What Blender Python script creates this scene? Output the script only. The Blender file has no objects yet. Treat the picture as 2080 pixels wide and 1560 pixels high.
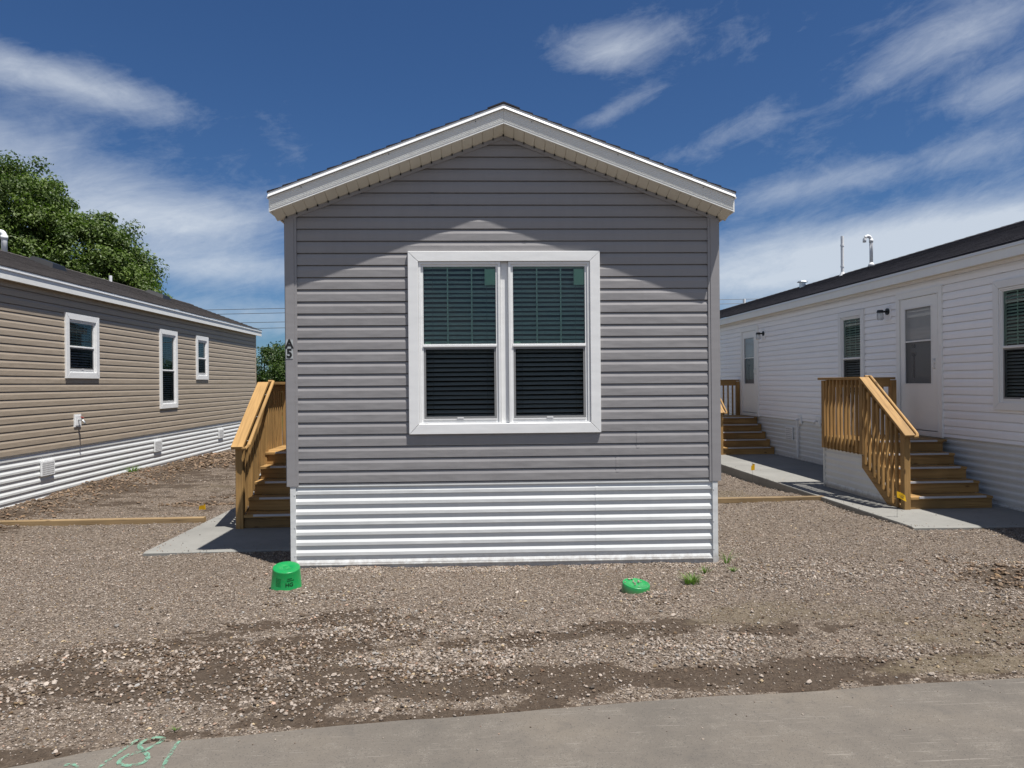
import bpy, math, random
import numpy as np
from mathutils import Vector, Matrix
random.seed(7); RS = np.random.RandomState(11)
S = bpy.context.scene; COL = S.collection
rad = math.radians

# ------------------------------------------------------------------ camera
def cam_basis(yaw, pitch, roll):
    cy, sy = math.cos(yaw), math.sin(yaw)
    f = Vector((sy*math.cos(pitch), cy*math.cos(pitch), math.sin(pitch)))
    r = Vector((cy, -sy, 0)); u = r.cross(f)
    return (r*math.cos(roll)+u*math.sin(roll), -r*math.sin(roll)+u*math.cos(roll), f)
CR, CU, CF = cam_basis(0.0563, -0.001, -0.0088)
CH = 1.74; FPX = 1443.0
cd = bpy.data.cameras.new('camera'); cam = bpy.data.objects.new('camera', cd); COL.objects.link(cam)
cd.sensor_width = 36.0; cd.lens = 36.0*FPX/2080.0; cd.clip_start = 0.05; cd.clip_end = 3000
m = Matrix((CR, CU, -CF)).transposed().to_4x4(); m.translation = Vector((0, 0, CH)); cam.matrix_world = m
S.camera = cam
def gpx(x, y, z=0.0):
    d = CF + CR*((x-1040)/FPX) - CU*((y-780)/FPX); t = (z-CH)/d.z
    return Vector((d.x*t, d.y*t, z))

# ------------------------------------------------------------------ light
SUN = Vector((0.285, -0.25, 1.0)).normalized()          # towards the sun
sl = bpy.data.lights.new('sun', 'SUN'); sl.energy = 5.0; sl.angle = rad(0.5); sl.color = (1.0, 0.965, 0.915)
so = bpy.data.objects.new('sun', sl); COL.objects.link(so)
so.rotation_euler = SUN.to_track_quat('Z', 'Y').to_euler(); so.location = SUN*60
S.view_settings.view_transform = 'Standard'; S.view_settings.look = 'None'
S.view_settings.exposure = 0.6; S.view_settings.gamma = 1.0

class G:                                                  # small node-graph helper
    def __init__(s, tree): s.t = tree; s.n = tree.nodes; s.l = tree.links
    def node(s, ty, ins=None, **kw):
        n = s.n.new(ty)
        for k, v in kw.items(): setattr(n, k, v)
        for k, v in (ins or {}).items():
            i = n.inputs[k]
            if isinstance(v, bpy.types.NodeSocket): s.l.new(v, i)
            else: i.default_value = v
        return n
    def math(s, op, a, b=0.0, c=None, clamp=False):
        n = s.n.new('ShaderNodeMath'); n.operation = op; n.use_clamp = clamp
        for i, v in enumerate((a, b, c)):
            if v is None: continue
            if isinstance(v, bpy.types.NodeSocket): s.l.new(v, n.inputs[i])
            else: n.inputs[i].default_value = v
        return n.outputs[0]
    def mix(s, f, a, b, mode='MIX'):
        n = s.n.new('ShaderNodeMix'); n.data_type = 'RGBA'; n.blend_type = mode
        for i, v in ((0, f), (6, a), (7, b)):
            if isinstance(v, bpy.types.NodeSocket): s.l.new(v, n.inputs[i])
            else: n.inputs[i].default_value = v if i == 0 else (tuple(v)+(1,))[:4]
        return n.outputs[2]
    def noise(s, vec, scale, detail=4, rough=0.55, dist=0.0, out=0):
        n = s.node('ShaderNodeTexNoise', {'Scale': scale, 'Detail': detail, 'Roughness': rough, 'Distortion': dist})
        if vec is not None: s.l.new(vec, n.inputs['Vector'])
        return n.outputs[out]
    def ramp(s, f, stops, interp='LINEAR'):
        n = s.n.new('ShaderNodeValToRGB'); n.color_ramp.interpolation = interp; e = n.color_ramp.elements
        while len(e) < len(stops): e.new(0.5)
        for i, (p, c) in enumerate(stops):
            e[i].position = p; e[i].color = (tuple(c)+(1,))[:4] if not isinstance(c, (int, float)) else (c, c, c, 1)
        s.l.new(f, n.inputs[0]); return n.outputs[0]
    def smooth(s, f, a, b):
        n = s.n.new('ShaderNodeMapRange'); n.interpolation_type = 'SMOOTHSTEP'; s.l.new(f, n.inputs[0])
        n.inputs[1].default_value = a; n.inputs[2].default_value = b; return n.outputs[0]
    def comb(s, x, y, z): 
        n = s.n.new('ShaderNodeCombineXYZ')
        for i, v in enumerate((x, y, z)):
            if isinstance(v, bpy.types.NodeSocket): s.l.new(v, n.inputs[i])
            else: n.inputs[i].default_value = v
        return n.outputs[0]

# ------------------------------------------------------------------ world: sky with thin clouds
W = bpy.data.worlds.new('World'); S.world = W; W.use_nodes = True; W.node_tree.nodes.clear(); g = G(W.node_tree)
sky = g.node('ShaderNodeTexSky'); sky.sky_type = 'NISHITA'; sky.sun_disc = False
sky.sun_elevation = math.asin(SUN.z); sky.sun_rotation = math.atan2(SUN.x, SUN.y)
sky.altitude = 250; sky.air_density = 1.0; sky.dust_density = 0.35; sky.ozone_density = 2.6
geo = g.node('ShaderNodeTexCoord').outputs['Generated']
sp = g.node('ShaderNodeSeparateXYZ', {0: geo}).outputs
az = g.math('ARCTAN2', sp[0], sp[1]); el = g.math('ARCSINE', sp[2])
def blob(px, py, rx, ry, tilt, amp):
    d = (CF + CR*((px-1040)/FPX) - CU*((py-780)/FPX)).normalized()
    a0, e0 = math.atan2(d.x, d.y), math.asin(d.z); c, s = math.cos(rad(tilt)), math.sin(rad(tilt))
    da = g.math('SUBTRACT', az, a0); de = g.math('SUBTRACT', el, e0)
    u = g.math('DIVIDE', g.math('ADD', g.math('MULTIPLY', da, c), g.math('MULTIPLY', de, s)), rx/FPX)
    v = g.math('DIVIDE', g.math('SUBTRACT', g.math('MULTIPLY', de, c), g.math('MULTIPLY', da, s)), ry/FPX)
    r2 = g.math('ADD', g.math('MULTIPLY', u, u), g.math('MULTIPLY', v, v))
    return g.math('MULTIPLY', g.math('POWER', 2.718, g.math('MULTIPLY', r2, -1.0)), amp)
blobs = [(70, 150, 230, 34, -5, .80), (60, 325, 270, 60, -10, .40), (340, 450, 240, 48, 3, .74), (470, 545, 210, 36, 0, .86), (480, 648, 320, 40, 0, .66),
         (1250, 98, 115, 42, 6, .66), (1970, 45, 150, 50, 8, .30), (1820, 142, 120, 30, 14, .26), (2030, 178, 90, 28, 8, .40), (1880, 110, 320, 120, 20, .28),
         (1550, 60, 200, 60, 10, .17), (1250, 222, 120, 20, 20, .36), (1430, 292, 150, 26, 18, .36), (1680, 370, 320, 30, 6, .44), (1820, 480, 440, 46, 1, .92),
         (1680, 565, 520, 50, 0, .80), (700, 250, 140, 60, 10, .10), (-500, 300, 500, 150, 0, .5), (2700, 300, 500, 200, 15, .5)]
msk = None
for b in blobs:
    o = blob(*b); msk = o if msk is None else g.math('ADD', msk, o)
# unseen cloud added behind and at left as fill light for the walls
back_fill = g.smooth(g.math('MULTIPLY', sp[1], -1.0), -0.2, 0.5)
left_fill = g.smooth(g.math('MULTIPLY', sp[0], -1.0), 0.66, 0.92)
msk = g.math('ADD', msk, g.math('ADD', g.math('MULTIPLY', back_fill, 0.62), g.math('MULTIPLY', left_fill, 0.9)))
ca, sa = math.cos(rad(14)), math.sin(rad(14))
ru = g.math('ADD', g.math('MULTIPLY', az, ca), g.math('MULTIPLY', el, sa))
rv = g.math('SUBTRACT', g.math('MULTIPLY', el, ca), g.math('MULTIPLY', az, sa))
n1 = g.noise(g.comb(g.math('MULTIPLY', ru, 4.6), g.math('MULTIPLY', rv, 8.0), 0.3), 1.0, 10, 0.68, 0.45)
n2 = g.noise(g.comb(g.math('MULTIPLY', ru, 14.0), g.math('MULTIPLY', rv, 40.0), 4.3), 1.0, 8, 0.68, 0.6)
nn = g.math('ADD', g.math('MULTIPLY', n1, 0.66), g.math('MULTIPLY', n2, 0.34))
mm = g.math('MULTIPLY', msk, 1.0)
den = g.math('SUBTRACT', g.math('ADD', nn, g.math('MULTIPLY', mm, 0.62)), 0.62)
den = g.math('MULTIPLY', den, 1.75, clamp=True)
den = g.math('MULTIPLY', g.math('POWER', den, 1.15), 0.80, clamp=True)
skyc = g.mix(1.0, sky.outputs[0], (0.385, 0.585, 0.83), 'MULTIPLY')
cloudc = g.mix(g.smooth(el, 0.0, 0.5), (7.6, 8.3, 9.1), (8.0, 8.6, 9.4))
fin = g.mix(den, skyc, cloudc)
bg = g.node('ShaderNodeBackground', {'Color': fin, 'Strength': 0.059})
out = g.node('ShaderNodeOutputWorld'); g.l.new(bg.outputs[0], out.inputs[0])

# ------------------------------------------------------------------ materials
MATS = {}
def mat(name, fn):
    m = bpy.data.materials.new(name); m.use_nodes = True; m.node_tree.nodes.clear()
    g = G(m.node_tree); o = g.node('ShaderNodeOutputMaterial'); sh = fn(g)
    g.l.new(sh, o.inputs[0]); MATS[name] = m; return m
def princ(g, col, rough=0.5, bump=None, bstr=0.3, bdist=0.01, spec=0.5, metal=0.0, **k):
    ins = {'Base Color': col if isinstance(col, bpy.types.NodeSocket) else (tuple(col)+(1,))[:4], 'Roughness': rough,
           'Specular IOR Level': spec, 'Metallic': metal}
    ins.update(k); p = g.node('ShaderNodeBsdfPrincipled', ins)
    if bump is not None:
        b = g.node('ShaderNodeBump', {'Height': bump, 'Strength': bstr, 'Distance': bdist}); g.l.new(b.outputs[0], p.inputs['Normal'])
    return p.outputs[0]
def plastic(col, rough=0.45, var=0.06, streak=0.05, spec=0.4, bstr=0.15, panel=0.0, mud=0.0):
    def f(g):
        v = g.node('ShaderNodeTexCoord').outputs['Object']
        n = g.noise(v, 1.3, 5, 0.6); mp = g.node('ShaderNodeMapping', {'Vector': v, 'Scale': (14, 14, 0.7)}).outputs[0]
        n2 = g.noise(mp, 1.0, 4, 0.6); n3 = g.noise(v, 60, 2, 0.5)
        k = g.math('ADD', g.math('MULTIPLY', g.math('SUBTRACT', n, .5), var*2), g.math('MULTIPLY', g.math('SUBTRACT', n2, .5), streak*2))
        k = g.math('ADD', k, 1.0)
        if panel:
            sv = g.node('ShaderNodeSeparateXYZ', {0: v}).outputs
            cell = g.comb(g.math('FLOOR', g.math('ADD', g.math('MULTIPLY', sv[0], .273), g.math('MULTIPLY', g.math('FLOOR', g.math('MULTIPLY', sv[2], 4.375)), .37))), 0.0, g.math('FLOOR', g.math('MULTIPLY', sv[2], 4.375)))
            wn = g.node('ShaderNodeTexWhiteNoise', {'Vector': cell}).outputs['Value']
            k = g.math('ADD', k, g.math('MULTIPLY', g.math('SUBTRACT', wn, .5), panel))
        c = g.node('ShaderNodeVectorMath', {0: tuple(col), 1: g.comb(k, k, g.math('SUBTRACT', g.math('MULTIPLY', k, 1.0), 0.0))}, operation='MULTIPLY').outputs[0]
        if mud:
            zz = g.node('ShaderNodeSeparateXYZ', {0: v}).outputs[2]; sp_ = g.noise(v, 14, 6, .75)
            mk = g.math('ADD', g.smooth(zz, .20, .0), g.math('MULTIPLY', g.math('SUBTRACT', sp_, .5), 1.6))
            c = g.mix(g.math('MULTIPLY', g.smooth(mk, .45, 1.1), mud), c, (0.20, 0.155, 0.115))
            c = g.mix(g.math('MULTIPLY', g.smooth(g.noise(v, 45, 3, .7), .68, .75), mud*.5), c, (0.22, 0.18, 0.14))
        w = g.math('ADD', g.noise(g.node('ShaderNodeMapping', {'Vector': v, 'Scale': (1.6, 1.6, 5.0)}).outputs[0], 1.5, 2, .5), g.math('MULTIPLY', n3, 0.02))
        return princ(g, c, rough, w, bstr, 0.02, spec)
    return f
mat('grey_siding', plastic((0.250, 0.240, 0.240), .5, .07, .06, bstr=.35, panel=.055))
mat('grey_trim', plastic((0.262, 0.252, 0.254), .45))
mat('tan_siding', plastic((0.345, 0.285, 0.217), .5, bstr=.35, panel=.05))
mat('white_siding', plastic((0.84, 0.84, 0.85), .5, .03, .03, bstr=.25, panel=.03))
mat('white_vinyl', plastic((0.73, 0.73, 0.72), .38, .03, .02))
mat('white_trim', plastic((0.74, 0.75, 0.75), .4, .03, .03))
mat('skirting_white', plastic((0.62, 0.63, 0.62), .38, .05, .06, bstr=.3, mud=.5))
mat('fascia_white', plastic((0.74, 0.74, 0.71), .45, .04, .04))
mat('soffit_cream', plastic((0.62, 0.60, 0.53), .5, .03, .03))
mat('door_white', plastic((0.78, 0.78, 0.76), .4, .02, .02))
mat('blind_white', plastic((0.80, 0.80, 0.78), .5, .02, .02))
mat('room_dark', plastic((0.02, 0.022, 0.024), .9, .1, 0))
mat('black_metal', plastic((0.015, 0.015, 0.016), .4, .1, 0))
mat('screen_frame', plastic((0.20, 0.20, 0.20), .45, .04, .02))
mat('metal_grey', plastic((0.42, 0.42, 0.44), .35, .08, .05, .6))
mat('pvc_white', plastic((0.70, 0.70, 0.70), .35, .06, .03))
mat('galvanised', lambda g: princ(g, (0.55, 0.57, 0.58), 0.35, None, metal=0.7))
mat('red_plastic', plastic((0.25, 0.03, 0.03), .4))
mat('drip_metal', lambda g: princ(g, (0.70, 0.70, 0.69), 0.32, None, metal=0.0, spec=0.7))
mat('muntin_green', plastic((0.62, 0.68, 0.62), .5))
mat('sign_plate', plastic((0.40, 0.42, 0.42), .45))
mat('sign_black', plastic((0.008, 0.008, 0.008), .6))
mat('sticker', plastic((0.55, 0.66, 0.55), .6))
def glass(tint, ior=1.5, rough=0.01, refl=1.0):
    def f(g):
        v = g.node('ShaderNodeTexCoord').outputs['Object']
        b = g.node('ShaderNodeBump', {'Height': g.noise(v, 1.6, 1, .4), 'Strength': 0.10, 'Distance': 0.01}).outputs[0]
        t = g.node('ShaderNodeBsdfTransparent', {'Color': tint+(1,)}).outputs[0]
        s = g.node('ShaderNodeBsdfGlossy', {'Color': (refl, refl, refl, 1), 'Roughness': rough, 'Normal': b}).outputs[0]
        fr = g.node('ShaderNodeFresnel', {'IOR': ior, 'Normal': b}).outputs[0]
        mx = g.node('ShaderNodeMixShader', {0: fr, 1: t, 2: s}); return mx.outputs[0]
    return f
mat('glass_green', glass((0.62, 0.79, 0.73), 1.5))
mat('glass_screen', glass((0.40, 0.43, 0.43), 1.12, 0.08))
_gd = glass((0.84, 0.86, 0.86), 1.8)
mat('glass_door', lambda g: g.node('ShaderNodeMixShader', {0: .38, 1: _gd(g), 2: g.node('ShaderNodeBsdfDiffuse', {'Color': (.55, .57, .58, 1)}).outputs[0]}).outputs[0])
_gj = glass((0.9, 0.92, 0.92), 1.4)
mat('glass_jar', lambda g: g.node('ShaderNodeMixShader', {0: .35, 1: _gj(g), 2: g.node('ShaderNodeBsdfDiffuse', {'Color': (.7, .72, .74, 1)}).outputs[0]}).outputs[0])
_gs = glass((0.5, 0.52, 0.53), 1.3, .1)
mat('glass_door_screen', lambda g: g.node('ShaderNodeMixShader', {0: .35, 1: _gs(g), 2: g.node('ShaderNodeBsdfDiffuse', {'Color': (.26, .27, .28, 1)}).outputs[0]}).outputs[0])
def wood(base, dark, rough=.65):
    def f(g):
        a = g.node('ShaderNodeAttribute', attribute_name='gc').outputs['Vector']
        m1 = g.node('ShaderNodeMapping', {'Vector': a, 'Scale': (1.2, 22, 22)}).outputs[0]
        n1 = g.noise(m1, 1.0, 5, .6, 1.0)
        m2 = g.node('ShaderNodeMapping', {'Vector': a, 'Scale': (5, 140, 140)}).outputs[0]
        n2 = g.noise(m2, 1.0, 3, .6)
        kn = g.node('ShaderNodeTexVoronoi', {'Vector': g.node('ShaderNodeMapping', {'Vector': a, 'Scale': (3.2, 9, 9)}).outputs[0], 'Scale': 1.0}).outputs['Distance']
        knot = g.smooth(kn, 0.16, 0.05)
        big = g.noise(a, 0.9, 3, .6)
        c = g.ramp(n1, [(0.28, dark), (0.5, base), (0.72, tuple(min(1, x*1.25) for x in base))])
        c = g.mix(g.math('MULTIPLY', n2, 0.35), c, dark)
        c = g.mix(g.smooth(big, 0.48, 0.66), c, tuple(x*.62 for x in base)); c = g.mix(g.math('MULTIPLY', g.smooth(big, 0.46, 0.32), .5), c, tuple(min(1, x*1.3) for x in base))
        c = g.mix(g.math('MULTIPLY', knot, .75), c, (0.06, 0.03, 0.012))
        return princ(g, c, rough, g.math('ADD', n1, n2), .25, .004, .3)
    return f
mat('treated_pine', wood((0.36, 0.215, 0.080), (0.17, 0.092, 0.03)))
mat('edging_wood', wood((0.26, 0.18, 0.092), (0.13, 0.085, 0.045)))
mat('treated_pine_wet', wood((0.20, 0.12, 0.045), (0.05, 0.03, 0.015)))
def shingle(c1, c2):
    def f(g):
        v = g.node('ShaderNodeTexCoord').outputs['Object']
        s = g.node('ShaderNodeSeparateXYZ', {0: v}).outputs
        vec = g.comb(s[1], g.math('MULTIPLY', s[0], 1.07), 0.0)
        br = g.node('ShaderNodeTexBrick', {'Vector': vec, 'Color1': c1+(1,), 'Color2': c2+(1,), 'Mortar': tuple(x*.6 for x in c1)+(1,),
                    'Scale': 1.0, 'Mortar Size': .004, 'Bias': 0.1, 'Brick Width': .19, 'Row Height': .1352}, offset=.37).outputs[0]
        n = g.noise(v, 3.0, 5, .65); n2 = g.noise(v, 240, 2, .6)
        c = g.mix(g.math('MULTIPLY', n, .6), br, c2); c = g.mix(g.math('MULTIPLY', n2, .5), c, tuple(x*.45 for x in c1))
        return princ(g, c, .95, n2, .6, .004, .2)
    return f
mat('brown_shingle', shingle((0.046, 0.040, 0.038), (0.088, 0.078, 0.074)))
mat('black_shingle', shingle((0.022, 0.021, 0.025), (0.055, 0.051, 0.057)))
def concrete(g):
    v = g.node('ShaderNodeTexCoord').outputs['Object']
    n = g.noise(v, 1.1, 6, .6); n2 = g.noise(v, 9, 5, .65); n3 = g.noise(v, 130, 3, .6)
    mp = g.node('ShaderNodeMapping', {'Vector': v, 'Scale': (1.2, 60, 1)}).outputs[0]; n4 = g.noise(mp, 2.0, 3, .6)
    c = g.ramp(n, [(0.3, (0.188, 0.184, 0.168)), (0.7, (0.242, 0.236, 0.216))])
    c = g.mix(g.math('MULTIPLY', g.smooth(n2, .45, .75), .35), c, (0.145, 0.14, 0.13))
    c = g.mix(g.math('MULTIPLY', g.smooth(n3, .55, .8), .25), c, (0.15, 0.145, 0.135))
    return princ(g, c, .85, g.math('ADD', n3, g.math('MULTIPLY', n4, .8)), .25, .004, .3)
mat('concrete', concrete)
def roadm(g):
    v = g.node('ShaderNodeTexCoord').outputs['Object']
    n = g.noise(v, .8, 6, .62); n2 = g.noise(v, 6, 6, .7); n3 = g.noise(v, 170, 3, .65)
    c = g.ramp(n, [(0.32, (0.10, 0.089, 0.076)), (0.52, (0.127, 0.111, 0.093)), (0.7, (0.152, 0.130, 0.104))])
    c = g.mix(g.math('MULTIPLY', g.smooth(n2, .5, .72), .5), c, (0.165, 0.145, 0.121))
    c = g.mix(g.math('MULTIPLY', g.smooth(n2, .46, .3), .4), c, (0.08, 0.073, 0.066))
    # drag scratches in several directions
    for ang, sc, th in ((8, 7, .62), (-35, 9, .625), (48, 6, .625), (-10, 11, .63), (24, 4, .60)):
        mp = g.node('ShaderNodeMapping', {'Vector': v, 'Rotation': (0, 0, rad(ang)), 'Scale': (2.2, 80, 1)}).outputs[0]
        s_ = g.math('ADD', g.noise(mp, sc*.22, 3, .6, .25), g.math('MULTIPLY', g.math('SUBTRACT', g.noise(v, 1.1+sc*.1, 3, .6), .5), .35))
        c = g.mix(g.math('MULTIPLY', g.smooth(s_, th+.06, th+.10), .6), c, (0.235, 0.21, 0.18))
    vo = g.node('ShaderNodeTexVoronoi', {'Vector': v, 'Scale': 210.0}).outputs
    spk = g.math('MULTIPLY', g.smooth(g.node('ShaderNodeSeparateColor', {0: vo['Color']}).outputs[0], .86, .95), .55)
    spk = g.math('MULTIPLY', spk, g.smooth(n2, .42, .65)); c = g.mix(spk, c, (0.21, 0.195, 0.17))
    spk2 = g.math('MULTIPLY', g.smooth(g.node('ShaderNodeSeparateColor', {0: vo['Color']}).outputs[1], .9, .97), .6)
    c = g.mix(spk2, c, (0.06, 0.055, 0.05))
    return princ(g, c, .85, g.math('ADD', g.math('MULTIPLY', n3, .6), g.math('MULTIPLY', n2, .6)), .5, .006, .3)
mat('road_surface', roadm)
def groundm(g):
    v = g.node('ShaderNodeTexCoord').outputs['Object']
    at = g.node('ShaderNodeAttribute', attribute_name='mask').outputs['Color']
    sc = g.node('ShaderNodeSeparateColor', {0: at}).outputs      # r dirt, g olive/sand, b grass
    v1 = g.node('ShaderNodeTexVoronoi', {'Vector': v, 'Scale': 95.0, 'Randomness': 1.0}); v2 = g.node('ShaderNodeTexVoronoi', {'Vector': v, 'Scale': 48.0})
    c1 = g.node('ShaderNodeSeparateColor', {0: v1.outputs['Color']}).outputs; c2 = g.node('ShaderNodeSeparateColor', {0: v2.outputs['Color']}).outputs
    st = g.ramp(c1[0], [(0.0, (0.06, 0.047, 0.037)), (0.4, (0.135, 0.106, 0.082)), (0.75, (0.205, 0.166, 0.132)), (1.0, (0.33, 0.28, 0.23))])
    st2 = g.ramp(c2[0], [(0.0, (0.07, 0.055, 0.043)), (0.5, (0.145, 0.111, 0.083)), (1.0, (0.28, 0.23, 0.18))])
    c = g.mix(g.smooth(c2[1], .62, .66), st, st2)
    nb = g.noise(v, .9, 6, .65); nf = g.noise(v, 26, 5, .7)
    crev = g.smooth(v1.outputs['Distance'], .35, .7)
    c = g.mix(g.math('MULTIPLY', crev, .45), c, (0.05, 0.036, 0.026))
    dirt = g.ramp(nf, [(0.3, (0.032, 0.022, 0.015)), (0.55, (0.058, 0.041, 0.028)), (0.8, (0.12, 0.09, 0.065))])
    dm = g.smooth(g.math('ADD', sc[0], g.math('MULTIPLY', g.math('SUBTRACT', nf, .5), .9)), .38, .62)
    c = g.mix(g.math('MULTIPLY', dm, .90), c, dirt)
    sand = g.ramp(nf, [(0.3, (0.085, 0.066, 0.042)), (0.7, (0.165, 0.135, 0.088))])
    sm = g.smooth(g.math('ADD', sc[1], g.math('MULTIPLY', g.math('SUBTRACT', nf, .5), .7)), .35, .75)
    c = g.mix(g.math('MULTIPLY', sm, .6), c, sand)
    c = g.mix(g.math('MULTIPLY', g.smooth(nb, .4, .7), .35), c, (0.085, 0.068, 0.052))
    gr = g.ramp(nf, [(0.3, (0.03, 0.05, 0.012)), (0.7, (0.075, 0.11, 0.03))]); c = g.mix(sc[2], c, gr)
    h = g.math('SUBTRACT', g.math('MULTIPLY', nf, .8), g.math('ADD', g.math('MULTIPLY', v1.outputs['Distance'], .6), g.math('MULTIPLY', v2.outputs['Distance'], .5)))
    return princ(g, c, .93, h, .9, .012, .2)
mat('ground_dirt', groundm)
def stonem(g):
    a = g.node('ShaderNodeAttribute', attribute_name='col').outputs['Color']
    v = g.node('ShaderNodeTexCoord').outputs['Object']; n = g.noise(v, 130, 3, .6)
    c = g.mix(g.math('MULTIPLY', g.smooth(n, .45, .75), .35), a, (0.12, 0.09, 0.065)); return princ(g, c, .9, n, .4, .003, .2)
mat('stone', stonem)
def leafm(base, tip):
    def f(g):
        a = g.node('ShaderNodeAttribute', attribute_name='col').outputs['Fac']
        c = g.ramp(a, [(0.0, base), (1.0, tip)])
        d = g.node('ShaderNodeBsdfPrincipled', {'Base Color': c, 'Roughness': .5, 'Specular IOR Level': .35}).outputs[0]
        t = g.node('ShaderNodeBsdfTranslucent', {'Color': g.mix(1.0, c, (0.9, 1.25, .4), 'MULTIPLY')}).outputs[0]
        return g.node('ShaderNodeMixShader', {0: .28, 1: d, 2: t}).outputs[0]
    return f
mat('leaf', leafm((0.036, 0.064, 0.012), (0.155, 0.215, 0.048)))
mat('leaf_dark', leafm((0.020, 0.042, 0.008), (0.08, 0.125, 0.026)))
mat('weed', leafm((0.07, 0.13, 0.02), (0.16, 0.25, 0.06)))
mat('bark', lambda g: princ(g, g.ramp(g.noise(g.node('ShaderNodeMapping', {'Vector': g.node('ShaderNodeTexCoord').outputs['Object'], 'Scale': (6, 6, 1)}).outputs[0], 2, 5), [(.3, (.035, .027, .02)), (.7, (.11, .09, .07))]), .9))
def greenp(g):
    v = g.node('ShaderNodeTexCoord').outputs['Object']; n = g.noise(v, 9, 5, .65); n2 = g.noise(v, 90, 3, .6)
    c = g.mix(g.math('MULTIPLY', g.smooth(n, .45, .75), .25), (0.004, 0.23, 0.055), (0.02, 0.20, 0.06))
    c = g.mix(g.math('MULTIPLY', g.smooth(n2, .5, .75), .35), c, (0.14, 0.18, 0.10))
    zz = g.node('ShaderNodeSeparateXYZ', {0: v}).outputs[2]
    c = g.mix(g.math('MULTIPLY', g.smooth(g.math('ADD', zz, g.math('MULTIPLY', n2, .06)), .085, .02), .55), c, (0.15, 0.12, 0.085))
    return princ(g, c, .32, n, .1, .01, .5)
mat('green_plastic', greenp)
mat('dark_print', plastic((0.003, 0.05, 0.012), .5))
mat('yellow_flag', lambda g: g.node('ShaderNodeMixShader', {0: .35, 1: princ(g, (0.72, 0.42, 0.01), .45), 2: g.node('ShaderNodeBsdfTranslucent', {'Color': (0.8, .48, .01, 1)}).outputs[0]}).outputs[0])
mat('wire', plastic((0.05, 0.045, 0.04), .5))
def chalk(g):
    v = g.node('ShaderNodeTexCoord').outputs['Object']; n = g.noise(v, 55, 4, .7)
    t = g.node('ShaderNodeBsdfTransparent').outputs[0]; p = princ(g, (0.16, 0.36, 0.25), .9)
    return g.node('ShaderNodeMixShader', {0: g.math('MULTIPLY', g.smooth(n, .38, .60), .72), 1: t, 2: p}).outputs[0]
mat('chalk_green', chalk)
mat('pole_wood', plastic((0.12, 0.09, 0.07), .9))

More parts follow.
